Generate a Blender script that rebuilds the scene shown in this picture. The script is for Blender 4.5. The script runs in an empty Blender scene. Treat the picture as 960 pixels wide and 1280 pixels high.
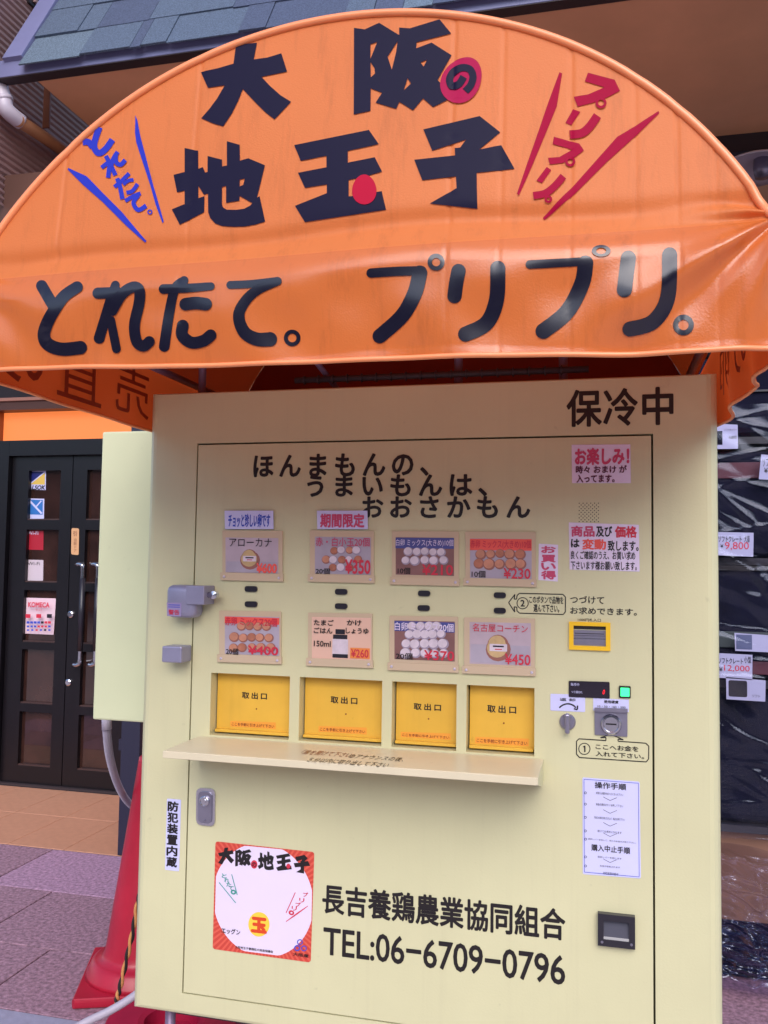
import bpy, bmesh, math, random
from mathutils import Vector, Matrix
random.seed(7)
S = bpy.context.scene
H = 1.2                                   # camera height over the pavement
# ---------------------------------------------------------------- camera
YAW, PITCH, ROLL = 0.24449, 0.06119, 0.01458
CAM = Vector((0.3623, -1.6343, H))
FPX = 1090.0
fw = Vector((-math.sin(YAW)*math.cos(PITCH), math.cos(YAW)*math.cos(PITCH), math.sin(PITCH)))
r0 = Vector((math.cos(YAW), math.sin(YAW), 0)); u0 = r0.cross(fw)
rt = math.cos(ROLL)*r0 + math.sin(ROLL)*u0; up = -math.sin(ROLL)*r0 + math.cos(ROLL)*u0
cd = bpy.data.cameras.new('camera'); cam = bpy.data.objects.new('camera', cd); S.collection.objects.link(cam)
cam.matrix_world = Matrix(((rt.x, up.x, -fw.x, CAM.x), (rt.y, up.y, -fw.y, CAM.y), (rt.z, up.z, -fw.z, CAM.z), (0, 0, 0, 1)))
cd.sensor_fit = 'VERTICAL'; cd.sensor_height = 24; cd.lens = 24*FPX/1280
cd.clip_start = 0.05; cd.clip_end = 2000
S.camera = cam
# ---------------------------------------------------------------- sky and sun
SUN_EL, SUN_AZ = math.radians(39), math.radians(14)     # azimuth: from -y towards +x
w = bpy.data.worlds.new("World"); S.world = w; w.use_nodes = True
nt = w.node_tree; nt.nodes.clear()
sky = nt.nodes.new('ShaderNodeTexSky'); sky.sky_type = 'NISHITA'; sky.sun_disc = False
sky.sun_elevation = SUN_EL; sky.sun_rotation = math.radians(180) - SUN_AZ
sky.air_density = 1.0; sky.dust_density = 1.5; sky.ozone_density = 1.5
bg = nt.nodes.new('ShaderNodeBackground'); bg.inputs[1].default_value = 0.15; sky.altitude = 0
ow = nt.nodes.new('ShaderNodeOutputWorld')
nt.links.new(sky.outputs[0], bg.inputs[0]); nt.links.new(bg.outputs[0], ow.inputs[0])
ld = bpy.data.lights.new('sun', 'SUN'); ld.energy = 1.5; ld.angle = math.radians(50); ld.color = (1, .94, .93)
lo = bpy.data.objects.new('sun', ld); S.collection.objects.link(lo)
sd = Vector((math.sin(SUN_AZ)*math.cos(SUN_EL), -math.cos(SUN_AZ)*math.cos(SUN_EL), math.sin(SUN_EL)))
lo.rotation_euler = sd.to_track_quat('Z', 'Y').to_euler(); lo.location = sd*20
S.view_settings.view_transform = 'Standard'; S.view_settings.look = 'None'
S.view_settings.exposure = 0.62; S.view_settings.gamma = 1

# ---------------------------------------------------------------- helpers
COL = S.collection
def ray(px, py): return fw + rt*((px-480)/FPX) + up*((640-py)/FPX)     # pixel of the photograph -> direction
class Plane:                                                            # a real plane that things are laid out on
    def __init__(s, o, U, V): s.o = Vector(o); s.U = Vector(U).normalized(); s.V = Vector(V).normalized(); s.n = s.U.cross(s.V).normalized()
    def hit(s, px, py):
        d = ray(px, py); t = (s.o-CAM).dot(s.n)/d.dot(s.n); p = CAM+d*t-s.o
        return p.dot(s.U), p.dot(s.V)
    def at(s, u, v, off=0): return s.o + s.U*u + s.V*v + s.n*off
    def P(s, px, py, off=0): return s.at(*s.hit(px, py), off)
def yplane(y): return Plane((0, y, H), (1, 0, 0), (0, 0, 1))            # n = (0,-1,0) faces the street
def srgb(r, g, b):
    f = lambda c: (c/255)/12.92 if c/255 <= .04045 else ((c/255+.055)/1.055)**2.4
    return (f(r), f(g), f(b), 1)
MATS = {}
def mat(name, col, rough=.5, metal=0, var=0, scale=6, bump=0, bscale=60, trans=0, spec=.5, emit=None, est=0, coat=0, spots=0, translucent=0, detail=4, streak=0):
    if name in MATS: return MATS[name]
    m = bpy.data.materials.new(name); m.use_nodes = True; n = m.node_tree; L = n.links
    b = n.nodes['Principled BSDF']; out = n.nodes['Material Output']
    c = tuple(col[:3])+(1,); b.inputs['Coat Roughness'].default_value = .12
    b.inputs['Base Color'].default_value = c; b.inputs['Roughness'].default_value = rough; b.inputs['Metallic'].default_value = metal
    b.inputs['Specular IOR Level'].default_value = spec; b.inputs['Transmission Weight'].default_value = trans; b.inputs['Coat Weight'].default_value = coat
    tc = n.nodes.new('ShaderNodeTexCoord')
    csock = None
    if var:
        nz = n.nodes.new('ShaderNodeTexNoise'); nz.inputs['Scale'].default_value = scale; nz.inputs['Detail'].default_value = detail; nz.inputs['Roughness'].default_value = .6
        L.new(tc.outputs['Object'], nz.inputs['Vector'])
        rp = n.nodes.new('ShaderNodeValToRGB'); rp.color_ramp.elements[0].position = .3; rp.color_ramp.elements[1].position = .7
        rp.color_ramp.elements[0].color = tuple(x*(1-var) for x in c[:3])+(1,); rp.color_ramp.elements[1].color = tuple(min(1, x*(1+var)) for x in c[:3])+(1,)
        L.new(nz.outputs['Fac'], rp.inputs[0]); csock = rp.outputs[0]
    if spots:
        n2 = n.nodes.new('ShaderNodeTexNoise'); n2.inputs['Scale'].default_value = 45; n2.inputs['Detail'].default_value = 3
        L.new(tc.outputs['Object'], n2.inputs['Vector'])
        r2 = n.nodes.new('ShaderNodeValToRGB'); r2.color_ramp.elements[0].position = .70; r2.color_ramp.elements[1].position = .78
        L.new(n2.outputs['Fac'], r2.inputs[0])
        mx = n.nodes.new('ShaderNodeMix'); mx.data_type = 'RGBA'; mx.inputs[7].default_value = tuple(x*.45 for x in c[:3])+(1,)
        ml = n.nodes.new('ShaderNodeMath'); ml.operation = 'MULTIPLY'; ml.inputs[1].default_value = spots
        L.new(r2.outputs[0], ml.inputs[0]); L.new(ml.outputs[0], mx.inputs[0])
        if csock: L.new(csock, mx.inputs[6])
        else: mx.inputs[6].default_value = c
        csock = mx.outputs[2]
    if streak:                                           # run-down dirt streaks and fold lines
        mpg = n.nodes.new('ShaderNodeMapping'); mpg.inputs['Scale'].default_value = (26, 26, .8); L.new(tc.outputs['Object'], mpg.inputs[0])
        n3 = n.nodes.new('ShaderNodeTexNoise'); n3.inputs['Scale'].default_value = 1.6; n3.inputs['Detail'].default_value = 6; n3.inputs['Roughness'].default_value = .75; L.new(mpg.outputs[0], n3.inputs['Vector'])
        r3 = n.nodes.new('ShaderNodeValToRGB'); r3.color_ramp.elements[0].position = .52; r3.color_ramp.elements[1].position = .72; L.new(n3.outputs['Fac'], r3.inputs[0])
        m3 = n.nodes.new('ShaderNodeMix'); m3.data_type = 'RGBA'; m3.inputs[7].default_value = (c[0]*.55, c[1]*.5, c[2]*.55, 1)
        k3 = n.nodes.new('ShaderNodeMath'); k3.operation = 'MULTIPLY'; k3.inputs[1].default_value = streak; L.new(r3.outputs[0], k3.inputs[0]); L.new(k3.outputs[0], m3.inputs[0])
        if csock: L.new(csock, m3.inputs[6])
        else: m3.inputs[6].default_value = c
        csock = m3.outputs[2]
    if csock: L.new(csock, b.inputs['Base Color'])
    if bump:
        nb = n.nodes.new('ShaderNodeTexNoise'); nb.inputs['Scale'].default_value = bscale; nb.inputs['Detail'].default_value = 5
        L.new(tc.outputs['Object'], nb.inputs['Vector'])
        bp = n.nodes.new('ShaderNodeBump'); bp.inputs['Strength'].default_value = bump; bp.inputs['Distance'].default_value = .004
        L.new(nb.outputs['Fac'], bp.inputs['Height']); L.new(bp.outputs[0], b.inputs['Normal'])
    if emit: b.inputs['Emission Color'].default_value = tuple(emit[:3])+(1,); b.inputs['Emission Strength'].default_value = est
    if translucent:
        t = n.nodes.new('ShaderNodeBsdfTranslucent'); t.inputs[0].default_value = c
        if csock: L.new(csock, t.inputs[0])
        ms = n.nodes.new('ShaderNodeMixShader'); ms.inputs[0].default_value = translucent
        L.new(b.outputs[0], ms.inputs[1]); L.new(t.outputs[0], ms.inputs[2]); L.new(ms.outputs[0], out.inputs[0])
    MATS[name] = m
    return m
def clearmat(name, gloss, rough=.12, tint=(1, 1, 1)):
    m = bpy.data.materials.new(name); m.use_nodes = True; n = m.node_tree; L = n.links; n.nodes.remove(n.nodes['Principled BSDF'])
    t = n.nodes.new('ShaderNodeBsdfTransparent'); t.inputs[0].default_value = tuple(tint)+(1,)
    g = n.nodes.new('ShaderNodeBsdfGlossy'); g.inputs['Roughness'].default_value = rough; g.inputs[0].default_value = (.74, .80, 1, 1)
    lw = n.nodes.new('ShaderNodeLayerWeight'); lw.inputs[0].default_value = .35
    mp = n.nodes.new('ShaderNodeMapRange'); mp.inputs[3].default_value = gloss; mp.inputs[4].default_value = min(1, gloss*5)
    L.new(lw.outputs['Facing'], mp.inputs[0])
    ms = n.nodes.new('ShaderNodeMixShader'); L.new(mp.outputs[0], ms.inputs[0]); L.new(t.outputs[0], ms.inputs[1]); L.new(g.outputs[0], ms.inputs[2])
    L.new(ms.outputs[0], n.nodes['Material Output'].inputs[0]); MATS[name] = m
    return m
def thing(name, label, cat, loc=(0, 0, 0), group=None):
    o = bpy.data.objects.new(name, None); COL.objects.link(o); o.location = loc; o['label'] = label; o['category'] = cat
    o.empty_display_size = .1
    if group: o['group'] = group
    return o
def tag(o, label, cat, group=None):
    o['label'] = label; o['category'] = cat
    if group: o['group'] = group
    return o
def link(name, me, m, parent=None, label=None, kind=None, smooth=False):
    o = bpy.data.objects.new(name, me); COL.objects.link(o)
    if m is not None:
        me.materials.clear(); me.materials.append(m)
    if parent is not None:
        o.parent = parent; o.matrix_parent_inverse = world_of(parent).inverted()
    if label: o['label'] = label
    if kind: o['kind'] = kind
    if smooth: me.polygons.foreach_set('use_smooth', [True]*len(me.polygons))
    return o
def world_of(o):
    M = Matrix.LocRotScale(o.location, o.rotation_euler, o.scale)
    return world_of(o.parent) @ o.matrix_parent_inverse @ M if o.parent else M
def mesh(name, vs, fs, m, parent=None, **k):
    me = bpy.data.meshes.new(name); me.from_pydata([tuple(v) for v in vs], [], fs); me.update()
    return link(name, me, m, parent, **k)
def bmobj(name, bm, m, parent=None, **k):
    bmesh.ops.recalc_face_normals(bm, faces=bm.faces[:])
    me = bpy.data.meshes.new(name); bm.to_mesh(me); bm.free()
    return link(name, me, m, parent, **k)
def add_box(bm, x0, x1, y0, y1, z0, z1, bevel=0, seg=2):
    b2 = bmesh.new(); bmesh.ops.create_cube(b2, size=1)
    for v in b2.verts: v.co = Vector(((x0+x1)/2+v.co.x*(x1-x0), (y0+y1)/2+v.co.y*(y1-y0), (z0+z1)/2+v.co.z*(z1-z0)))
    if bevel: bmesh.ops.bevel(b2, geom=b2.edges[:], offset=bevel, segments=seg, affect='EDGES', profile=.5)
    me = bpy.data.meshes.new('t'); b2.to_mesh(me); b2.free(); bm.from_mesh(me); bpy.data.meshes.remove(me)
def box(name, x0, x1, y0, y1, z0, z1, m, parent=None, bevel=0, seg=2, **k):
    bm = bmesh.new(); add_box(bm, x0, x1, y0, y1, z0, z1, bevel, seg); return bmobj(name, bm, m, parent, **k)
def cat_rom(pts, n=6):
    if len(pts) < 3: return [tuple((1-i/n)*a+i/n*b for a, b in zip(pts[0], pts[1])) for i in range(n+1)]
    P = [pts[0]]+list(pts)+[pts[-1]]; out = []
    for i in range(1, len(P)-2):
        for j in range(n):
            t = j/n; out.append(tuple(.5*((2*b)+(-a+c)*t+(2*a-5*b+4*c-d)*t*t+(-a+3*b-3*c+d)*t**3) for a, b, c, d in zip(P[i-1], P[i], P[i+1], P[i+2])))
    out.append(tuple(pts[-1])); return out
def add_tube(bm, pts, r, sides=10, cap=True):
    pts = [Vector(p) for p in pts]; rings = []; prev = None
    for i, p in enumerate(pts):
        t = (pts[min(i+1, len(pts)-1)]-pts[max(i-1, 0)]).normalized()
        a = (prev - t*prev.dot(t)).normalized() if prev else t.orthogonal().normalized()
        prev = a; b = t.cross(a); rr = r(i/(len(pts)-1)) if callable(r) else r
        rings.append([bm.verts.new(p+(a*math.cos(q)+b*math.sin(q))*rr) for q in [2*math.pi*k/sides for k in range(sides)]])
    for A, B in zip(rings, rings[1:]):
        for k in range(sides): bm.faces.new((A[k], A[(k+1) % sides], B[(k+1) % sides], B[k]))
    if cap: bm.faces.new(rings[0][::-1]); bm.faces.new(rings[-1])
def tube(name, pts, r, m, parent=None, sides=10, **k):
    bm = bmesh.new(); add_tube(bm, pts, r, sides); k.setdefault('smooth', True); return bmobj(name, bm, m, parent, **k)
def lathe(name, c, prof, m, parent=None, axis='Y', sides=28, **k):      # prof: (radius, distance along axis)
    bm = bmesh.new(); rings = []
    for r, d in prof:
        ring = []
        for i in range(sides):
            a = 2*math.pi*i/sides; u, v = r*math.cos(a), r*math.sin(a)
            ring.append(bm.verts.new((c[0]+u, c[1]+d, c[2]+v) if axis == 'Y' else (c[0]+u, c[1]+v, c[2]+d)))
        rings.append(ring)
    for A, B in zip(rings, rings[1:]):
        for i in range(sides): bm.faces.new((A[i], A[(i+1) % sides], B[(i+1) % sides], B[i]))
    if prof[0][0] > 0: bm.faces.new(rings[0])
    if prof[-1][0] > 0: bm.faces.new(rings[-1][::-1])
    bmesh.ops.remove_doubles(bm, verts=bm.verts[:], dist=1e-6)
    return bmobj(name, bm, m, parent, **k)
def holed_panel(x0, x1, z0, z1, holes, y, depth):
    xs = sorted({x0, x1, *[h[0] for h in holes], *[h[1] for h in holes]}); zs = sorted({z0, z1, *[h[2] for h in holes], *[h[3] for h in holes]})
    bm = bmesh.new(); V = {}
    def v(x, z, yy):
        k = (round(x, 5), round(z, 5), yy)
        if k not in V: V[k] = bm.verts.new((x, yy, z))
        return V[k]
    for a, b in zip(xs, xs[1:]):
        for c, d in zip(zs, zs[1:]):
            if not any(h[0]-1e-6 <= a and b <= h[1]+1e-6 and h[2]-1e-6 <= c and d <= h[3]+1e-6 for h in holes):
                bm.faces.new((v(a, c, y), v(b, c, y), v(b, d, y), v(a, d, y)))
    for e in [e for e in bm.edges if e.is_boundary]:
        a, b = e.verts
        bm.faces.new((a, b, v(b.co.x, b.co.z, y+depth), v(a.co.x, a.co.z, y+depth)))
    return bm
# ---- flat print: letters and marks laid on a plane or on a cloth surface
def _curve_mesh(splines):
    cu = bpy.data.curves.new('c', 'CURVE'); cu.dimensions = '2D'; cu.fill_mode = 'BOTH'
    for s in splines:
        sp = cu.splines.new('POLY'); sp.points.add(len(s)-1); sp.use_cyclic_u = True
        for p, q in zip(sp.points, s): p.co = (q[0], q[1], 0, 1)
    o = bpy.data.objects.new('c', cu); me = bpy.data.meshes.new_from_object(o); bpy.data.objects.remove(o); bpy.data.curves.remove(cu); return me
_tc = {}
def text_mesh(s, bold, space, line=1.0, align='LEFT'):
    cu = bpy.data.curves.new('t', 'FONT'); cu.body = s; cu.size = 1; cu.offset = bold; cu.resolution_u = 3; cu.space_character = space; cu.space_line = line; cu.align_x = align
    o = bpy.data.objects.new('t', cu); COL.objects.link(o)
    me = bpy.data.meshes.new_from_object(o); bpy.data.objects.remove(o); bpy.data.curves.remove(cu); return me
def text(name, s, pl, x0, y0, x1, y1, m, parent, bold=.012, space=1.0, off=.0006, shear=0, vert=False):
    """ink box of the lettering: top-left (x0,y0) and bottom-right (x1,y1) as seen in the photograph, on the plane pl"""
    u0_, v1 = pl.hit(x0, y0); u1, v0 = pl.hit(x1, y1)
    if vert: s = '\n'.join(s)
    me = text_mesh(s, 0, space); W_ = (u1-u0_); 
    xs = [v.co.x for v in me.vertices]; ys = [v.co.y for v in me.vertices]
    a, b, c, d = min(xs), max(xs), min(ys), max(ys)
    for v in me.vertices:
        q = (v.co.y-c)/(d-c)
        v.co = (u0_+(v.co.x-a)/(b-a)*(u1-u0_)+shear*(q-.5)*(v1-v0), v0+q*(v1-v0), 0)
    if bold > .004:                                    # heavier strokes: the outline laid over itself in a small ring
        e = bold*1.25; du, dv = e*(u1-u0_)/(b-a), e*(v1-v0)/(d-c); du = min(du, dv*1.3); dv = min(dv, du*1.6)
        u0_, u1, v0, v1 = u0_+du, u1-du, v0+dv, v1-dv
        V = [v.co.copy() for v in me.vertices]; Fc = [tuple(p.vertices) for p in me.polygons]; n = len(V); vs = []; fs = []
        K_ = 8 if n < 2500 else 6
        for k in range(K_+1):
            ax, ay = (0, 0) if k == K_ else (du*math.cos(k*2*math.pi/K_), dv*math.sin(k*2*math.pi/K_))
            vs += [(p.x+ax, p.y+ay, k*.000014) for p in V]; fs += [tuple(i+n*k for i in f) for f in Fc]
        me.clear_geometry(); me.from_pydata(vs, [], fs); me.update()
    for v in me.vertices: v.co = pl.at(v.co.x, v.co.y, off+v.co.z)
    return link(name, me, m, parent)
def quad(name, pl, pts, m, parent, off=.0004, th=0, rnd=0, **k):
    """rounded sheet whose corners are given as seen in the photograph, on plane pl"""
    uv = [pl.hit(*p) for p in pts] if len(pts) > 2 else None
    if uv is None:
        (a, d), (b, c) = pl.hit(*pts[0]), pl.hit(*pts[1]); uv = [(a, d), (b, d), (b, c), (a, c)]
    if rnd:
        o = []; n = len(uv)
        for i in range(n):
            p, a, b = Vector(uv[i]), Vector(uv[i-1]), Vector(uv[(i+1) % n]); e, f = (a-p).normalized()*rnd, (b-p).normalized()*rnd
            for j in range(5):
                t = j/4; o.append(tuple((p+e)*(1-t)**2+p*2*t*(1-t)+(p+f)*t*t))
        uv = o
    n = len(uv); vs = [pl.at(u, v, off+th) for u, v in uv]; fs = [list(range(n))]
    if th: vs += [pl.at(u, v, off) for u, v in uv]; fs += [[i, (i+1) % n, n+(i+1) % n, n+i] for i in range(n)]
    bm = bmesh.new(); bv = [bm.verts.new(v) for v in vs]
    for f in fs: bm.faces.new([bv[i] for i in f])
    return bmobj(name, bm, m, parent, **k)
def ribbon(pts, r, round_cap=True, n=8):
    """stroke in photo pixels -> rows of points across it"""
    P = [Vector(p) for p in cat_rom(pts, n)]; rows = []
    R = lambda t: r(t) if callable(r) else r
    T = []
    for i in range(len(P)): T.append((P[min(i+1, len(P)-1)]-P[max(i-1, 0)]).normalized())
    Q = []
    if round_cap:
        for k in range(7, 0, -1): a = k/7*.985*math.pi/2; Q.append((P[0]-T[0]*R(0)*math.sin(a), T[0], R(0)*math.cos(a)))
    for i, p in enumerate(P): Q.append((p, T[i], R(i/(len(P)-1))))
    if round_cap:
        for k in range(1, 8): a = k/7*.985*math.pi/2; Q.append((P[-1]+T[-1]*R(1)*math.sin(a), T[-1], R(1)*math.cos(a)))
    for p, t, rr in Q:
        nn = Vector((-t.y, t.x)); rows.append([p+nn*rr*s for s in (-1, -.5, 0, .5, 1)])
    return rows
def strokes(name, hit, items, m, parent, off=.0008, step=.00012):
    """items: ('s',pts,r[,round]) stroke, ('r',cx,cy,R,w) ring, all in photo pixels; hit(px,py,off)->point on the surface"""
    bm = bmesh.new()
    for k, it in enumerate(items):
        o = off+k*step
        if it[0] == 's': rows = ribbon(it[1], it[2], it[3] if len(it) > 3 else True)
        else:
            _, cx, cy, R, w_ = it[:5]; ry = it[5] if len(it) > 5 else 1
            rows = [[Vector((cx+(R+w_*s)*math.cos(a), cy+(R+w_*s)*math.sin(a)*ry)) for s in (-1, 0, 1)] for a in [2*math.pi*i/28 for i in range(29)]]
        g = [[bm.verts.new(hit(p.x, p.y, o)) for p in row] for row in rows]
        for A, B in zip(g, g[1:]):
            for i in range(len(A)-1): bm.faces.new((A[i], A[i+1], B[i+1], B[i]))
    return bmobj(name, bm, m, parent, smooth=True)
def shape(name, hit, loops, m, parent, off=.0008, grid=0, yof=None):
    """filled outline with holes (photo pixels) laid on the surface"""
    sp = [[(lambda q: (q.x, q.z))(hit(x, y, 0)) for x, y in L] for L in loops]
    me = _curve_mesh(sp)
    if grid:
        bm = bmesh.new(); bm.from_mesh(me)
        xs = [v.co.x for v in bm.verts]; ys = [v.co.y for v in bm.verts]
        for ax, lo_, hi in ((0, min(xs), max(xs)), (1, min(ys), max(ys))):
            c = lo_+grid
            while c < hi:
                co = Vector((c, 0, 0)) if ax == 0 else Vector((0, c, 0)); no = Vector((1, 0, 0)) if ax == 0 else Vector((0, 1, 0))
                bmesh.ops.bisect_plane(bm, geom=bm.verts[:]+bm.edges[:]+bm.faces[:], plane_co=co, plane_no=no); c += grid
        bm.to_mesh(me); bm.free()
    for v in me.vertices: v.co = Vector((v.co.x, (yof(v.co.x, v.co.y) if yof else hit(*loops[0][0], 0).y)-off, v.co.y))
    me.flip_normals() if me.polygons and me.polygons[0].normal.y > 0 else None
    if grid: me.polygons.foreach_set('use_smooth', [True]*len(me.polygons))
    return link(name, me, m, parent)
def Z(ox, oy, s, pts): return [(ox+x*s, oy+y*s) for x, y in pts]

# ---------------------------------------------------------------- materials
M = {}
M['cream'] = mat('cream_paint', srgb(207, 203, 163), .34, var=.06, scale=2.2, bump=.07, bscale=240, spots=.22, coat=.15, streak=.08)
M['cream_green'] = mat('cream_box_paint', srgb(212, 216, 178), .4, var=.04, scale=3, bump=.05, bscale=200, spots=.1)
M['cream_dark'] = mat('seam_shade', srgb(34, 26, 20), .9)  # near-black colour stands in for the shade inside the door gap
M['flap'] = mat('yellow_flap', srgb(226, 178, 66), .35, var=.08, scale=7, spots=.4, streak=.12)
M['black'] = mat('black_print', srgb(24, 18, 22), .45)
M['navy'] = mat('navy_print', srgb(22, 18, 46), .45, spec=.10)
M['fabric'] = mat('orange_vinyl', srgb(240, 138, 78), .34, var=.05, scale=3, bump=.16, bscale=420, spec=.25, translucent=.36, coat=0, streak=.30)
M['fabric_v'] = mat('orange_vinyl_valance', srgb(236, 130, 66), .2, var=.05, scale=3, bump=.1, bscale=420, spec=.8, translucent=.36, streak=.35, coat=.4)
M['navy_v'] = mat('navy_print_valance', srgb(16, 13, 34), .22, spec=.6, coat=.3)
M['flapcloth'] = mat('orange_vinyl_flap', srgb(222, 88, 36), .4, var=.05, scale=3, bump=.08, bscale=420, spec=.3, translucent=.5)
M['hem'] = mat('orange_vinyl_hem', srgb(244, 146, 92), .3, spec=.7)
M['white'] = mat('white_paper', srgb(226, 212, 238), .45, var=.02)
M['paper_blue'] = mat('bluish_paper', srgb(205, 205, 245), .4, var=.02); M['tagpaper'] = mat('dimmed_tag_paper', srgb(168, 168, 205), .5, var=.03)  # tags use a darker paper: dimming behind the plastic is in its colour
M['steel'] = mat('brushed_steel', srgb(150, 146, 165), .35, .75, var=.06, scale=20)
M['chrome'] = mat('chrome', srgb(200, 200, 210), .15, 1)
M['grey_metal'] = mat('grey_cast_metal', srgb(150, 148, 175), .38, .35, var=.06, scale=20)
M['dark_plastic'] = mat('dark_plastic', srgb(38, 36, 46), .3)
M['holder'] = mat('pinkish_acrylic', srgb(204, 182, 154), .2, spec=.6, coat=.4)
M['screw'] = mat('pale_screw', srgb(200, 190, 205), .3)
M['red'] = mat('red_print', srgb(205, 45, 70), .4)
M['pink'] = mat('pink_print', srgb(200, 70, 110), .4)
M['orange_print'] = mat('salmon_print', srgb(235, 90, 80), .4)
M['blue'] = mat('blue_print', srgb(50, 75, 190), .4)
M['teal'] = mat('teal_print', srgb(60, 150, 140), .4)
M['tube'] = mat('frame_pipe_paint', srgb(130, 110, 140), .4, .3)
M['cone'] = mat('red_cone_plastic', srgb(176, 28, 54), .34, var=.12, scale=9, spots=.3, bump=.05)
M['cable'] = mat('grey_conduit', srgb(176, 168, 185), .5, var=.06)
M['wood_soffit'] = mat('brown_soffit', srgb(238, 180, 136), .7, var=.06, scale=3, bump=.1)
M['brown'] = mat('brown_wall', srgb(160, 108, 80), .75, var=.08, scale=4)
M['darkbeam'] = mat('dark_beam', srgb(52, 42, 46), .6)
M['fascia'] = mat('blue_grey_fascia', srgb(122, 124, 164), .38, var=.05, scale=8, spots=.15)
M['siding'] = mat('corrugated_siding', srgb(158, 126, 124), .55, var=.05, scale=3)
M['door'] = mat('black_door_wood', srgb(14, 10, 16), .35, var=.15, scale=12)
M['glass'] = mat('dark_glass', srgb(52, 32, 28), .04, var=.5, scale=5, spec=.9)
M['tower'] = mat('post_blue_paint', srgb(42, 42, 62), .4)
M['porch'] = mat('orange_porch_tile', srgb(196, 142, 114), .5, var=.07, scale=30, bump=.1, bscale=150)
M['paver1'] = mat('pink_granite_paver', srgb(166, 130, 156), .75, var=.42, scale=75, bump=.6, bscale=110, spots=.35, detail=3)
M['paver2'] = mat('brown_granite_paver', srgb(150, 116, 132), .75, var=.46, scale=75, bump=.6, bscale=110, spots=.4, detail=3)
M['joint'] = mat('ground_mortar', srgb(104, 90, 94), .9, var=.1)
M['kerb'] = mat('kerb_concrete', srgb(150, 148, 172), .7, var=.1, scale=40, bump=.3)
M['asphalt'] = mat('asphalt', (.05, .05, .055), .85, var=.25, scale=90, bump=.6, bscale=120)
M['rope_b'] = mat('rope_black', srgb(34, 26, 28), .8)
M['rope_y'] = mat('rope_tan', srgb(205, 140, 85), .8)
M['plastic'] = clearmat('clear_plastic_sheet', .03, .12, (.97, .97, .99))
M['crate'] = mat('black_nylon', srgb(14, 15, 36), .85, spec=.15, var=.2, scale=20, bump=.3, bscale=300)
M['maroon'] = mat('maroon_nylon', srgb(84, 34, 52), .6, var=.15, bump=.3, bscale=300)
M['carton'] = mat('brown_cardboard', srgb(150, 112, 92), .8, var=.06)
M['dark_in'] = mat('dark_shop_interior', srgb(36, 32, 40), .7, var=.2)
M['glow'] = mat('lit_transom', srgb(190, 100, 52), .6, emit=srgb(255, 138, 72), est=.55, var=.1, scale=2)
M['green_lamp'] = mat('green_lamp', srgb(60, 230, 140), .3, emit=srgb(60, 250, 140), est=1.0)
M['red_led'] = mat('red_led', srgb(220, 20, 30), .3, emit=srgb(255, 30, 50), est=1.0)
def shingle_mat(i, c):
    return mat('asphalt_shingle_'+'abc'[i], c, .85, var=.38, scale=170, bump=.7, bscale=300, detail=2)
SH = [shingle_mat(0, srgb(82, 96, 118)), shingle_mat(1, srgb(96, 112, 130)), shingle_mat(2, srgb(72, 82, 108))]

F = yplane(0.0)
def fx(px, py=700): return F.hit(px, py)[0]
def fz(px, py): return F.hit(px, py)[1]+H

# ================================================================= GROUND
def struct(o): o['kind'] = 'structure'; return o
g = struct(mesh('ground', [(-300, -300, -.03), (300, -300, -.03), (300, 300, -.03), (-300, 300, -.03)], [(0, 1, 2, 3)], M['joint']))
rd = struct(mesh('road', [(-60, -12, -.02), (60, -12, -.02), (60, .30, -.02), (-60, .30, -.02)], [(0, 1, 2, 3)], mat('bounce_paving', srgb(186, 168, 166), .8, var=.14, scale=30, bump=.4, bscale=90)))  # unseen street, made pale to bounce light up onto awning and machine
kb = struct(box('kerb', -30, 30, .30, .468, -.12, .0, M['kerb'], bevel=.006))
pv = struct(box('pavement', -30, 30, .47, 12, -.10, -.012, M['joint']))
pch = struct(box('porch', -3.3, -1.42, 1.645, 2.47, -.012, -.003, M['joint']))
shared = {}
def slab(name, x0, x1, y0, y1, top, m, parent, th=.03):
    key = (name, round(x1-x0, 3), round(y1-y0, 3), m.name)
    if key not in shared:
        bm = bmesh.new(); add_box(bm, -(x1-x0)/2, (x1-x0)/2, -(y1-y0)/2, (y1-y0)/2, -th, 0, .0015, 1)
        me = bpy.data.meshes.new(name); bmesh.ops.recalc_face_normals(bm, faces=bm.faces[:]); bm.to_mesh(me); bm.free(); me.materials.append(m); shared[key] = me
    o = bpy.data.objects.new(name, shared[key]); COL.objects.link(o); o.parent = parent; o.location = ((x0+x1)/2, (y0+y1)/2, top); return o
rows = [(.470, .820), (.820, 1.236), (1.236, 1.642), (1.642, 2.05), (2.05, 2.46)]
for i, (a, b) in enumerate(rows):
    off = -1.293 - .281*i
    x = off - .56*4
    while x < 3.4:
        if not (i >= 3 and x < -1.42):
            x1 = x+.56
            if i >= 3 and x < -1.42 < x1: x += 0
            slab('paver', x+.003, x1-.003, a+.003, b-.003, random.uniform(-.002, .0), random.choice([M['paver1'], M['paver1'], M['paver2']]), pv)
        x += .56
for j in range(2):
    for i in range(7):
        x = -1.538 - .27*i - .0
        slab('tile', x-.27+.0012, x-.0012, 1.646+j*.413+.001, 1.646+(j+1)*.413-.001, .0, M['porch'], pch, .008)

# an unseen row of buildings on the other side of the street, behind the photographer: added to keep the low sky off the machine
ob_ = struct(box('added_opposite_building', -40, 40, -18, -13, -.02, 4.4, mat('opposite_render', srgb(120, 112, 108), .8, var=.1, scale=1), None))
# ================================================================= VENDING MACHINE
vm = thing('vending_machine', 'cream yellow egg vending machine with four yellow hatches under the orange awning', 'vending machine', (0, 0, 0))
ML, MR, MT, MB = -.535, .545, 1.548, .3155
BV = .02
DL, DR, DT, DB = -.440, .4500, 1.441, .352
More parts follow.
